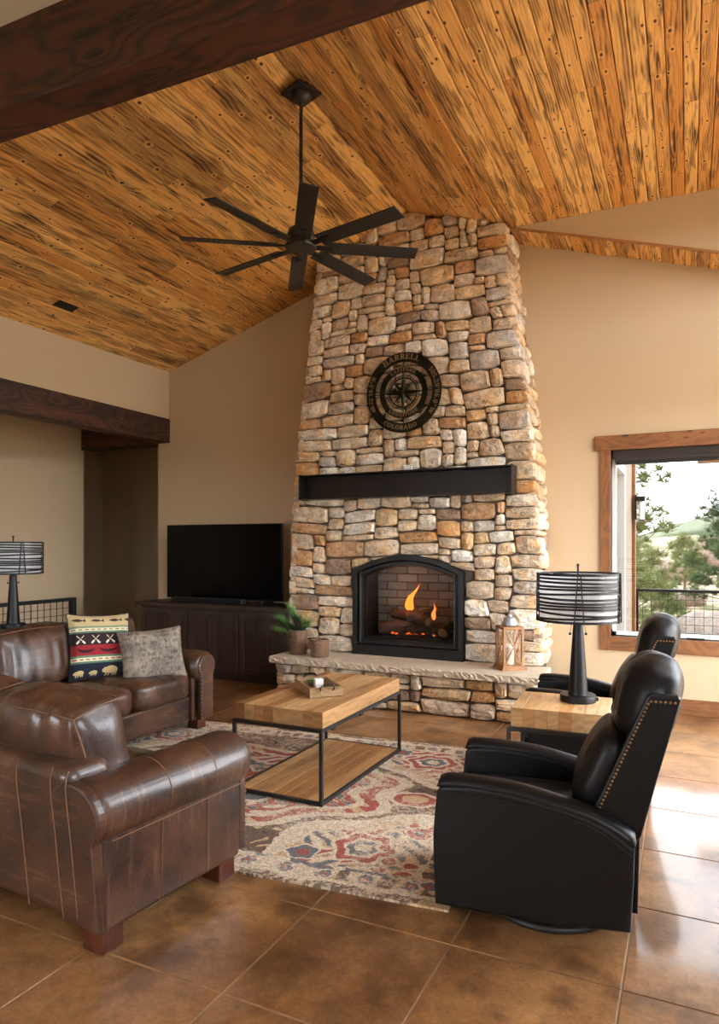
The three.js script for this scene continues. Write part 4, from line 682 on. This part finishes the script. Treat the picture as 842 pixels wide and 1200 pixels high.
// ================================================================ BLACK RECLINERS
function makeRecliner(label, pos, turn) {
  const c = thing('recliner', label, 'armchair', pos, turn, 'black swivel recliners'), ox = -.42, oz = .32, W = .64, T = .105;
  const sh = g => { g.translate(ox, 0, oz); return g; };
  const prof = [[.0, .06], [-.006, .2], [-.008, .33], [0, .43], [.008, .5], [.03, .525], [.15, .535], [.259, .53], [.37, .516], [.483, .496], [.56, .474], [.623, .451], [.68, .418], [.722, .387], [.718, .25], [.708, .085], [.4, .06]];
  const ac = [[.006, .516], [.035, .528], [.144, .532], [.315, .523], [.451, .498], [.582, .466], [.683, .418], [.722, .388]];
  for (const k of [0, 1]) {
    const z = k ? -W : -T; const g = extr(prof, T - .03, { bevel: .015, segs: 3 }); g.translate(0, 0, z + .015);
    const s = mesh('arm', sh(g), M.blackLeather, c);
    const N = 36, R = 14, cv = new THREE.CatmullRomCurve3(ac.map(p => V(p[0], p[1], 0)), false, 'centripetal'), P = [], ix = [];   // padded top of the arm
    for (let i = 0; i <= N; i++) { const t = i / N, p = cv.getPointAt(t), e = Math.min(1, Math.sqrt(Math.max(0, 1 - Math.pow(Math.max(0, 1 - t / .05), 2))) + .02) * (t > .96 ? Math.sqrt(Math.max(.02, 1 - Math.pow((t - .96) / .042, 2))) : 1), tg = cv.getTangentAt(t), nx = -tg.y, ny = tg.x; for (let q = 0; q < R; q++) { const a = q / R * 6.2832, u = Math.cos(a) * (T / 2 - .002) * (.9 + .1 * e), w = Math.sin(a) * .03 * e; P.push(p.x + nx * w, p.y + ny * w, z + T / 2 + u); } }
    for (let i = 0; i < N; i++) for (let q = 0; q < R; q++) { const a = i * R + q, b = i * R + (q + 1) % R, d = a + R, f = b + R; ix.push(a, f, b, a, d, f); }
    const st = P.length / 3; P.push(ac[0][0] - .002, ac[0][1], z + T / 2, ac[7][0], ac[7][1], z + T / 2); for (let q = 0; q < R; q++) { ix.push(st, q, (q + 1) % R); ix.push(st + 1, N * R + (q + 1) % R, N * R + q); }
    const pg = new THREE.BufferGeometry(); pg.setAttribute('position', new THREE.Float32BufferAttribute(P, 3)); pg.setIndex(ix); pg.computeVertexNormals(); mesh('arm_pad', sh(pg), M.blackLeather, s);
    const zs = k ? -W - .001 : .001; mesh('seam', sh(tube([[.0, .498, zs], [.15, .505, zs], [.3, .498, zs], [.483, .468, zs], [.6, .432, zs], [.712, .36, zs]], .0022, 40, 5)), M.blackLeather, s);
  }
  mesh('seat', sh(cushion(.58, .19, W - 2 * T + .02, { at: [.29, .335, -W / 2], puff: [0, .1, 0], e: 7, wr: .006, seed: 4 })), M.blackLeather, c);
  mesh('footrest', sh(cushion(.07, .36, W - 2 * T, { at: [.02, .25, -W / 2], e: 7, n: [6, 12, 16], puff: [.15, 0, 0] })), M.blackLeather, c);
  mesh('under_frame', sh(bx(.06, .68, .085, .26, -W + .04, -.04)), M.blackMatte, c);
  const rot = [0, 0, -.395], w2 = W - .2;
  mesh('back_cushion', sh(cushion(.17, .36, w2 - .02, { at: [.62, .585, -W / 2], rot, e: 3.6, puff: [.14, 0, 0], wr: .008, wf: 18, ws: [.4, 1.0], seed: 9, n: [14, 26, 26] })), M.blackLeather, c);
  mesh('headrest', sh(cushion(.215, .345, w2 + .02, { at: [.775, .86, -W / 2], rot: [0, 0, -.30], e: 2.7, puff: [.05, .04, 0], wr: .016, wf: 20, ws: [.5, 1.0], seed: 12, n: [20, 28, 30] })), M.blackLeather, c);
  const wing = [[.575, .45], [.588, .496], [.764, .912], [.78, .922], [.868, .916], [.876, .905], [.80, .62], [.745, .40], [.72, .36]];
  for (const k of [0, 1]) {
    const z = k ? -W + .08 : -.125, g = extr(wing, .026, { bevel: .01, segs: 2 }); g.translate(0, 0, z + .01); const m = mesh('back_wing', sh(g), M.blackLeather, c);
    const nl = [], zz = k ? z - .002 : z + .048, ed = [[.598, .475], [.772, .893], [.856, .893]]; let L = [.0]; for (let q = 1; q < 3; q++) L.push(L[q - 1] + Math.hypot(ed[q][0] - ed[q - 1][0], ed[q][1] - ed[q - 1][1])); for (let q = 0; q <= 34; q++) { const d = q / 34 * L[2], s = d < L[1] ? 0 : 1, t = (d - L[s]) / (L[s + 1] - L[s]); const b = new THREE.SphereGeometry(.005, 8, 6); b.scale(1, 1, .6); b.translate(lerp(ed[s][0], ed[s + 1][0], t), lerp(ed[s][1], ed[s + 1][1], t), zz); nl.push(sh(b)); }
    mesh('nailheads', nl, M.brass, m, { label: 'row of brass nailheads' });
  }
  const bp = extr([[.80, .92], [.862, .915], [.872, .902], [.742, .41], [.735, .1], [.715, .1], [.715, .40], [.70, .42]], W - .25, { bevel: .008 }); bp.translate(0, 0, -W + .125); mesh('back_panel', sh(bp), M.blackLeather, c);
  mesh('swivel_base', [sh((() => { const g = new THREE.TorusGeometry(.255, .0145, 10, 56); g.rotateX(Math.PI / 2); g.translate(.40, .0145, -W / 2); return g; })()), sh(cyl(.05, .05, .08, .40, .05, -W / 2, 20)), ...[0, 1].map(k => sh(bx(k ? .38 : .155, k ? .42 : .645, .012, .03, k ? -W / 2 - .25 : -W / 2 - .02, k ? -W / 2 + .25 : -W / 2 + .02)))], M.iron, c);
  return c;
}
makeRecliner('black leather swivel recliner with nailhead wings standing at the corner of the rug', [-.50, 0, -2.867], .09);
makeRecliner('black leather swivel recliner between the side table and the picture window', [-.53, 0, -4.615], .03);

// ================================================================ BROWN LEATHER SOFAS
function rollGeo(rx, ry, z0, z1, cx, cy, s) {               // stuffed roll of an arm, rounded at both ends
  const N = 40, R = 28, P = [], ix = [];
  for (let i = 0; i <= N; i++) { const t = i / N, z = lerp(z0, z1, t), L = Math.abs(z1 - z0), d = Math.min(t, 1 - t) * L, e = d < (t > .5 ? .03 : .07) ? t > .5 ? .9 + .1 * Math.sqrt(Math.max(0, 1 - Math.pow(1 - d / .03, 2))) : Math.sqrt(Math.max(.0, 1 - Math.pow(1 - d / .07, 2))) * .55 + .45 * Math.min(1, d / .012) : 1; for (let q = 0; q < R; q++) { const a = q / R * 6.2832, k = e * (1 + (n3(Math.cos(a) * 2, t * 6, Math.sin(a) * 2, s) - .5) * .07); P.push(cx + Math.cos(a) * rx * k, cy + Math.sin(a) * ry * k, z); } }
  for (let i = 0; i < N; i++) for (let q = 0; q < R; q++) { const a = i * R + q, b = i * R + (q + 1) % R, d = a + R, f = b + R; ix.push(a, b, f, a, f, d); }
  const st = P.length / 3; P.push(cx, cy, z0, cx, cy, z1 + .008); for (let q = 0; q < R; q++) { ix.push(st, (q + 1) % R, q); ix.push(st + 1, N * R + q, N * R + (q + 1) % R); }
  const g = new THREE.BufferGeometry(); g.setAttribute('position', new THREE.Float32BufferAttribute(P, 3)); g.setIndex(ix); return toCreasedNormals(g, .9);
}
function makeSofa(name, label, pos, turn, o) {
  const { W, D, n } = o, s = thing(name, label, 'sofa', pos, turn), L = M.leather, h = W / 2, ra = .505, rx = .138, ry = .12;
  const lean = (g) => { const p = g.attributes.position; for (let i = 0; i < p.count; i++) p.setZ(i, p.getZ(i) + (p.getY(i) - .1) * .1); return g; };
  mesh('base', bx(-h + .03, h - .03, .09, .28, -D + .05, -.05, .02, 3), L, s);
  for (const k of [-1, 1]) {
    const X = k * h, a = mesh('arm', bx(Math.min(X, X - k * .2), Math.max(X, X - k * .2), .088, .47, -D + .02, .005, .022, 4), L, s, { off: [k * .7, .3] });
    mesh('arm_roll', rollGeo(rx, ry, -D - .045, .026, X - k * .095, ra, 3 + k), L, a);
    const fp = new THREE.Shape(); const c0 = X - k * .095, r = .098, t0 = 4.05, hw = .075; fp.moveTo(c0 - hw, .1); fp.lineTo(c0 + hw, .1); const th = Math.acos(hw / r); fp.lineTo(c0 + hw, ra - Math.sin(th) * r); fp.absarc(c0, ra, r, -th, Math.PI + th, false); fp.closePath();
    const fg = extr(fp, .02, { bevel: .012, segs: 3, curve: 24 }); fg.translate(0, 0, -D - .03); mesh('front_panel', fg, L, a);
    const nails = [], P = []; for (let q = 0; q < 12; q++) P.push([c0 + hw - .006, lerp(.115, ra - .07, q / 11)]); for (let q = 0; q <= 16; q++) { const w = lerp(-th + .08, Math.PI + th - .08, q / 16); P.push([c0 + Math.cos(w) * (r - .007), ra + Math.sin(w) * (r - .007)]); } for (let q = 0; q < 12; q++) P.push([c0 - hw + .006, lerp(ra - .07, .115, q / 11)]);
    for (const [x, y] of P) nails.push(sph(.0048, x, y, -D - .043, 6, 5)); mesh('nailheads', nails, M.brass, a, { label: 'small brass nailheads' });
    const rp = new THREE.Shape(), rr = ry * .99; rp.moveTo(X - k * .2, .09); rp.lineTo(X, .09); rp.lineTo(X, ra - .095); for (let q = 0; q <= 20; q++) { const w = lerp(-.72, Math.PI, q / 20); rp.lineTo(X - k * .095 + k * Math.cos(w) * rx * .985, ra + Math.sin(w) * rr); } rp.closePath();
    const rg = extr(rp, .02, { bevel: .012, segs: 3 }); rg.translate(0, 0, -.03); mesh('rear_panel', lean(rg), L, a);
    // welts
    const sx = X + k * .002, wl = [];
    wl.push(tube([[X + k * .001, .405, -.05], [X + k * .002, .405, -D * .5], [X + k * .001, .405, -D + .02]], .0024, 24, 5));
    for (const f of [.36, .70]) { const z = lerp(-.03, -D, f); const pts = []; for (let q = 0; q <= 16; q++) { const w = k > 0 ? lerp(-1.05, 2.6, q / 16) : Math.PI - lerp(-1.05, 2.6, q / 16); pts.push([X - k * .095 + Math.cos(w) * (rx + .002), ra + Math.sin(w) * (ry + .002), z]); } wl.push(tube(pts, .0022, 40, 5), tube([[sx, .1, z + .012], [sx, .25, z + .012], [sx, .4, z + .008]], .0022, 12, 5)); }
    mesh('welts', wl, M.thread, a, { label: 'pale stitched welts' });
  }
  const bg = new THREE.BoxGeometry(1, 1, 1); bg.dispose();
  const bk = mesh('back', [lean(bx(-h + .1, h - .1, .088, .675, -.2, 0, .055, 6))], L, s, { off: [.2, .6] });
  const bw = []; for (const x of [-h + .115, -h + .2, -h + .4, h - .4, h - .2, h - .115]) bw.push(lean(tube([[x, .1, .001], [x, .4, .002], [x, .62, .001], [x, .66, -.015]], .0024, 20, 5))); mesh('welts', bw, M.thread, bk, { label: 'pale stitched welts' });
  // seat and back cushions
  const sw = (W - .4) / n; for (let i = 0; i < n; i++) { const x = -h + .2 + sw * (i + .5), g = cushion(sw + .004, .2, D - .17, { at: [x, .375, -D / 2 - .095], e: 6, puff: [0, .16, 0], wr: .018, wf: 12, ws: [1.8, .4], seed: 20 + i, n: [34, 12, 34] }); mesh('seat_cushion', g, L, s, { off: [i * .9, i * .4] }); }
  const cw = (W - .28) / n; for (let i = 0; i < n; i++) {
    const x = -h + .14 + cw * (i + .5), rt = [.2, 0, 0], at = [x, .665, -.16]; const g = cushion(cw + .01, .42, .25, { at, rot: rt, e: 4.6, puff: [0.02, .05, .22], wr: .03, wf: 9, ws: [2.2, .6], seed: 31 + i * 3, n: [44, 30, 14] }); const m = mesh('back_cushion', g, L, s, { off: [i * .8 + .3, i * .5] });
    const e = new THREE.Euler(...rt), wp = pts => tube(pts.map(p => { const q = V(...p).applyEuler(e); return [q.x + at[0], q.y + at[1], q.z + at[2]]; }),   .003, 40, 5), a = cw / 2 - .03, hy = .178, dz = .108;
    const ww = [wp([[-a, hy, dz], [-a * .5, hy + .012, dz + .008], [0, hy + .014, dz + .010], [a * .5, hy + .012, dz + .008], [a, hy, dz]]), wp([[a, hy, dz], [a + .022, hy * .3, dz * .96], [a + .022, -hy * .3, dz * .95], [a, -hy, dz]]), wp([[a, hy, dz], [a + .012, hy + .012, 0], [a, hy, -dz]]), wp([[-a, hy, -dz], [0, hy + .014, -dz - .012], [a, hy, -dz]]), wp([[-a, hy, -dz], [-a - .02, 0, -dz * .98], [-a, -hy, -dz]])]; mesh('welts', ww, M.thread, m, { label: 'pale stitched welts' });
  }
  for (const a of [-1, 1]) for (const z of [-.075, -D + .08]) mesh('foot', box(.1, .09, .1, a * (h - .075), .045, z, .006), M.foot, s, { grain: 'y' });
  return s;
}
makeSofa('brown_loveseat', 'brown leather loveseat with rolled arms whose back panel has pale vertical seams', [-2.59, 0, -1.81], -.085, { W: 1.5, D: .76, n: 2 });
makeSofa('brown_sofa', 'long brown leather sofa with nailhead arms carrying two throw pillows', [-4.35, 0, -3.31], -Math.PI / 2, { W: 2.2, D: .9, n: 3 });
function pillowGeo(w, h, t, s) {
  const N = 24, mk = (sg) => { const g = new THREE.PlaneGeometry(2, 2, N, N), p = g.attributes.position; for (let i = 0; i < p.count; i++) { const u = p.getX(i), v = p.getY(i), e = Math.pow(Math.max(0, (1 - u ** 4) * (1 - v ** 4)), .5), pin = 1 - .07 * (1 - v * v) * Math.abs(u) ** 3, pin2 = 1 - .07 * (1 - u * u) * Math.abs(v) ** 3; p.setXYZ(i, u * w / 2 * pin, v * h / 2 * pin2, sg * (t / 2 * e * (1 + (n3(u * 3, v * 3, 1, s) - .5) * .5) + .004)); } if (sg < 0) { const ix = g.index.array; for (let k = 0; k < ix.length; k += 3) { const q = ix[k]; ix[k] = ix[k + 1]; ix[k + 1] = q; } } g.computeVertexNormals(); return g; };
  const rim = [], a = mk(1), p = a.attributes.position; const E = []; for (let i = 0; i <= N; i++) E.push(i); for (let i = 1; i <= N; i++) E.push(i * (N + 1) + N); for (let i = N - 1; i >= 0; i--) E.push(N * (N + 1) + i); for (let i = N - 1; i >= 1; i--) E.push(i * (N + 1));
  return { body: [a, mk(-1)], rim: tube(E.filter((_, k) => k % 2 === 0).map(i => [p.getX(i), p.getY(i), 0]), .006, 120, 5, true) };
}
{
  const cv = document.createElement('canvas'); cv.width = 512; cv.height = 512; const x = cv.getContext('2d'), R = rng(61); const F = (c, a, b, w, h) => { x.fillStyle = c; x.fillRect(a, b, w, h); };
  F('#14161c', 0, 0, 512, 512); F('#c8b083', 0, 0, 512, 104); F('#7d8f6c', 0, 104, 512, 16); F('#ddd2ae', 0, 120, 512, 26); F('#5d7a66', 0, 146, 512, 14); F('#2a1d1c', 0, 160, 512, 92); F('#98232b', 0, 252, 512, 78); F('#5f7f62', 0, 330, 512, 16); F('#e2d8b4', 0, 346, 512, 30); F('#5f7f62', 0, 376, 512, 16); F('#151c2c', 0, 392, 512, 120);
  const fish = (cx, cy) => { x.fillStyle = '#3c2f26'; x.beginPath(); x.moveTo(cx - 55, cy); x.quadraticCurveTo(cx - 10, cy - 26, cx + 30, cy); x.lineTo(cx + 55, cy - 16); x.lineTo(cx + 50, cy + 16); x.lineTo(cx + 30, cy + 4); x.quadraticCurveTo(cx - 10, cy + 22, cx - 55, cy); x.fill(); }; for (const a of [70, 220, 370, 500]) fish(a, 56);
  for (let k = 0; k < 11; k++) { F('#8a7d58', k * 50 + 8, 128, 30, 9); F('#b0603a', k * 50 + 8, 356, 30, 9); }
  const pad = (cx, cy, a) => { x.save(); x.translate(cx, cy); x.rotate(a); x.fillStyle = '#e6ddc6'; x.fillRect(-3, -40, 6, 80); x.beginPath(); x.moveTo(-8, 20); x.lineTo(8, 20); x.lineTo(7, 48); x.lineTo(-7, 48); x.fill(); x.fillStyle = '#b03a34'; x.fillRect(-4, -10, 8, 8); x.restore(); }; for (const a of [70, 190, 310, 430]) { pad(a, 206, .8); pad(a, 206, -.8); }
  const canoe = (cx, cy) => { x.fillStyle = '#3a1216'; x.beginPath(); x.moveTo(cx - 75, cy - 14); x.quadraticCurveTo(cx, cy + 12, cx + 75, cy - 14); x.quadraticCurveTo(cx + 55, cy + 22, cx, cy + 22); x.quadraticCurveTo(cx - 55, cy + 22, cx - 75, cy - 14); x.fill(); }; for (const a of [110, 290, 460]) canoe(a, 290);
  const bear = (cx, cy, s) => { x.fillStyle = '#cbb27c'; x.beginPath(); x.ellipse(cx, cy, 46 * s, 28 * s, 0, 0, 7); x.fill(); x.beginPath(); x.ellipse(cx - 46 * s, cy + 4 * s, 20 * s, 17 * s, 0, 0, 7); x.fill(); x.beginPath(); x.ellipse(cx - 46 * s, cy - 14 * s, 6 * s, 6 * s, 0, 0, 7); x.fill(); for (const a of [-34, -14, 16, 34]) x.fillRect(cx + a * s - 7 * s, cy + 10 * s, 14 * s, 34 * s); }; bear(310, 452, 1.15); bear(170, 468, .6); bear(470, 470, .6); bear(60, 462, .7);
  const t = new THREE.CanvasTexture(cv); t.colorSpace = THREE.SRGBColorSpace; const weave = gray(256, 256, (u, v) => vn(u * 128, v * 128, 128, 128, 571)); weave.repeat.set(3, 3);
  const p = thing('woven_pillow', 'throw pillow woven with fish, paddles, canoes and bears leaning on the sofa', 'pillow', [-3.97, .70, -3.76]); const q = pillowGeo(.47, .49, .15, 3); const hold = new THREE.Group();
  const m = mesh('pillow', q.body, std({ map: t, roughness: .95, bumpMap: weave, bumpScale: .002 }), p, { keepUV: true }); mesh('piping', q.rim, std({ color: hex(24, 24, 30), roughness: .9 }), m); m.rotation.set(-.26, 1.2, -.05, 'YXZ');
  const gt = dtex(256, 256, (u, v) => { const a = fbm(u, v, 6, 6, 4, 581), w = vn(u * 80, v * 24, 80, 24, 583), l = (vn(u * 22, v * 14, 22, 14, 587) > .62 && Math.abs(v * 9 % 1 - .5) < .28) ? .78 : 1, g = (.66 + (a - .5) * .5 + (w - .5) * .22) * l; return [190 * g, 172 * g, 152 * g]; });
  const g = thing('grey_pillow', 'taupe velvet throw pillow with faded print beside the sofa arm', 'pillow', [-3.66, .622, -3.98]); const r = pillowGeo(.47, .4, .15, 8); const gm = mesh('pillow', r.body, std({ map: gt, roughness: .7, sheen: .8, sheenRoughness: .4, sheenColor: hex(200, 190, 175) }), g, { keepUV: true }); mesh('piping', r.rim, std({ color: hex(120, 106, 92), roughness: .8 }), gm); gm.rotation.set(-.32, .98, .05, 'YXZ');
}
// ================================================================ OUTSIDE THE PICTURE WINDOW
M.stucco = std({ color: hex(140, 122, 104), roughness: .9, bumpMap: paintBump, bumpScale: .003 });
struct('deck', [bx(-4, 6, -.2, -.06, -9.7, ZB - .2), bx(WR + .2, 6, -.2, -.06, ZB - .2, 3.6)], std({ color: hex(168, 142, 114), roughness: .85 }), 'wooden deck outside the picture window');
railing('deck_railing', 'black deck railing with wire mesh outside the picture window', 'z', -9.55, -.64, 5.9, -.06, .9, 4, .1);
{
  struct('wall_wing', [bx(-4, -.64, -.2, 4.5, -9.2, -7.9), bx(-4, -.64, 2.3, 4.5, -7.9, ZB - .2), bx(-4, -.64, -.2, .1, -7.9, ZB - .2)], M.stucco, 'tan outside wall of the house wing');
  struct('trim_1', bx(-.74, -.6, -.1, 4.5, -9.24, -9.1, .006), M.trim, 'wood corner post of the house wing', { grain: 'y' });
  glazing('window_6', 'white framed window of the house wing', 'x', -.66, -7.88, -6.72, .1, 2.3, 0, M.vinyl, .09);
  const s = thing('wall_sconce', 'dark wall lantern with a glass cylinder on the house wing outside', 'lamp', [-.6, 1.76, -9.05]); mesh('bracket', [box(.02, .3, .09, .01, .17, 0, .003, 1), box(.11, .06, .09, .06, .27, 0, .006)], M.black, s); mesh('glass', cyl(.036, .036, .22, .075, .13, 0, 20), M.white, s, { label: 'frosted glass cylinder' }); mesh('cap', cyl(.04, .04, .012, .075, .01, 0, 20), M.black, s);
  struct('roof_eave', bx(.1, 6, 2.55, 2.7, -10.2, -9.95), M.trim, 'wooden eave beam over the deck');
}
{
  const g = new THREE.PlaneGeometry(220, 220, 110, 110); g.rotateX(-Math.PI / 2); const p = g.attributes.position; const groundY = (x, z) => -1.35 + Math.max(0, -z - 16) * .042 + (vn(x * .12 + 60, z * .12 + 60, 4096, 4096, 601) - .5) * .9 * sst(8, 20, -z) + (vn(x * .5 + 60, z * .5 + 60, 4096, 4096, 603) - .5) * .25;
  for (let i = 0; i < p.count; i++) p.setY(i, groundY(p.getX(i), p.getZ(i))); g.computeVertexNormals();
  const gt = dtex(512, 512, (u, v) => { const a = fbm(u, v, 6, 6, 5, 611), b = fbm(u, v, 14, 14, 4, 613); return mix3(mix3([150, 126, 98], [178, 158, 130], a), [84, 88, 48], sst(.5, .62, b) * .8).map(c => c * (.85 + .3 * vn(u * 200, v * 200, 200, 200, 617))); }); gt.repeat.set(1 / 14, 1 / 14);
  struct('ground', g, std({ map: gt, roughness: 1 }), 'dry sandy hillside with scrub behind the deck');
  // boulders
  const rk = [0, 1].map(k => std({ color: [hex(150, 126, 112), hex(136, 124, 116)][k], map: stoneTex[k], roughness: .95 })), R = rng(71);
  for (const [x, z, s, sq, lab] of [[.55, -23.2, .9, .8, 'big rounded boulder seen through the mesh of the deck railing'], [-.3, -30, .8, .6], [3.4, -23, 1.0, .8], [-3.9, -27, 1.2, .7], [6, -31, 1.8, .7], [-1.6, -44, 1.6, .6], [2.2, -50, 2.2, .7]]) { const q = new THREE.IcosahedronGeometry(s, 3), pp = q.attributes.position; for (let i = 0; i < pp.count; i++) { const a = V().fromBufferAttribute(pp, i), k = .75 + .5 * n3(a.x * 1.4 / s + x, a.y * 1.4 / s, a.z * 1.4 / s + z, 5); pp.setXYZ(i, a.x * k * 1.2, a.y * k * sq, a.z * k); } const b = mesh('boulder', toCreasedNormals(q, .7), rk[Math.floor(R() * 2)], scene, { label: lab || 'pale pinkish boulder on the hillside beyond the railing', category: 'boulder', group: 'boulders on the hillside' }); b.position.set(x, groundY(x, z) + s * .15, z); }
  // pines
  const tuft = (() => { const l = [], T = rng(81); for (let k = 0; k < 26; k++) { const c = new THREE.ConeGeometry(.009, .3, 3, 1, true); c.translate(0, .15, 0); const d = V(T() - .5, T() * .9 - .15, T() - .5).normalize(); c.applyQuaternion(new THREE.Quaternion().setFromUnitVectors(V(0, 1, 0), d)); l.push(c); } return merge(l); })();
  const fol = [hex(92, 102, 52), hex(104, 110, 58), hex(74, 90, 50)].map(c => std({ color: c, roughness: .9 })), bark = std({ color: hex(142, 112, 92), roughness: 1 });
  const pine = (x, z, h, w, seed, bare, lab) => {
    const T = rng(seed), t = thing('pine_tree', lab ? lab : bare ? 'tall pine with bare upper branches growing beyond the deck railing' : 'bushy green pine growing on the hillside', 'tree', [x, groundY(x, z) - .1, z], 0, 'pines outside the window');
    mesh('trunk', [rod([0, 0, 0], [T() * .3, h * .55, T() * .3], .025 * h, .016 * h, 9), rod([T() * .2, h * .5, T() * .2], [0, h, 0], .016 * h, .006, 8)], bark, t);
    const br = [], pos = []; const nb = Math.round(h * 7);
    for (let k = 0; k < nb; k++) { const f = .08 + .9 * Math.pow((k + T()) / nb, .9), a = k * 2.4 + T(), len = w * (1.1 - f) * (.6 + .6 * T()) + .2, y = f * h, e = [Math.cos(a) * len, y + len * .25, Math.sin(a) * len]; br.push(rod([0, y, 0], e, .012 * h * .4 * (1 - f) + .008, .004, 5)); const skip = bare && f > .55 && T() < .65; if (!skip) { const m = 5 + Math.floor(len * 9); for (let q = 0; q < m; q++) { const s = .3 + .75 * T(); pos.push([e[0] * s + (T() - .5) * .5, y + len * .25 * s + (T() - .5) * .4, e[2] * s + (T() - .5) * .5, T() * 6.28, .8 + .6 * T()]); } } else for (let q = 0; q < 4; q++) { const s = .4 + .5 * T(); br.push(rod([e[0] * s, y + len * .25 * s, e[2] * s], [e[0] * s + (T() - .5) * .9, y + len * .25 * s + T() * .5, e[2] * s + (T() - .5) * .9], .006, .003, 4)); } }
    mesh('branches', br, bark, t);
    const im = new THREE.InstancedMesh(tuft, fol[seed % 3], pos.length), mt = new THREE.Matrix4(); pos.forEach(([a, b, c, r, s], k) => im.setMatrixAt(k, mt.compose(V(a, b, c), new THREE.Quaternion().setFromEuler(new THREE.Euler((r * 3) % 1.2 - .6, r, 0)), V(s, s, s)))); im.name = 'foliage'; im.userData.kind = 'stuff'; im.castShadow = true; t.add(im);
  };
  pine(-2.1, -18.5, 9, 2.0, 91, true, 'tall sparse pine rising behind the wall lantern of the house wing'); pine(1.25, -28, 4.6, 1.5, 92, false, 'dense dark green pine on the slope above the big boulder'); pine(-.9, -25, 1.9, .9, 93, false, 'low shrubby pine at the foot of the tall sparse pine'); pine(-.2, -36, 2.6, 1.1, 94, false, 'small round pine standing alone between the taller pines'); pine(-4.5, -22, 8, 2.2, 95, true); pine(4, -25, 6, 2.2, 96); pine(-3.6, -42, 5, 2, 97); pine(4.6, -42, 6.5, 2, 98); pine(7.5, -22, 8, 2.4, 99); pine(-8, -30, 8, 2.5, 100);
  // far mountains
  const mg = new THREE.PlaneGeometry(900, 120, 120, 24), mp = mg.attributes.position; for (let i = 0; i < mp.count; i++) { const X = mp.getX(i), f = mp.getY(i) / 120 + .5, top = 18 + 34 * Math.pow(fbm(X / 900 + .5, .3, 9, 3, 5, 641), 1.5) + 8 * sst(-20, 60, X); mp.setXYZ(i, X, -20 + f * top, -360 - f * 120 - 30 * vn(X * .04 + 50, f * 6, 4096, 4096, 643)); } mg.computeVertexNormals();
  struct('mountains', mg, std({ color: hex(96, 100, 78), roughness: 1 }), 'distant forested mountain ridge');
}
scene.traverse(o => { if (o.isMesh) { o.castShadow = true; o.receiveShadow = true; } });
renderer.render(scene, camera);
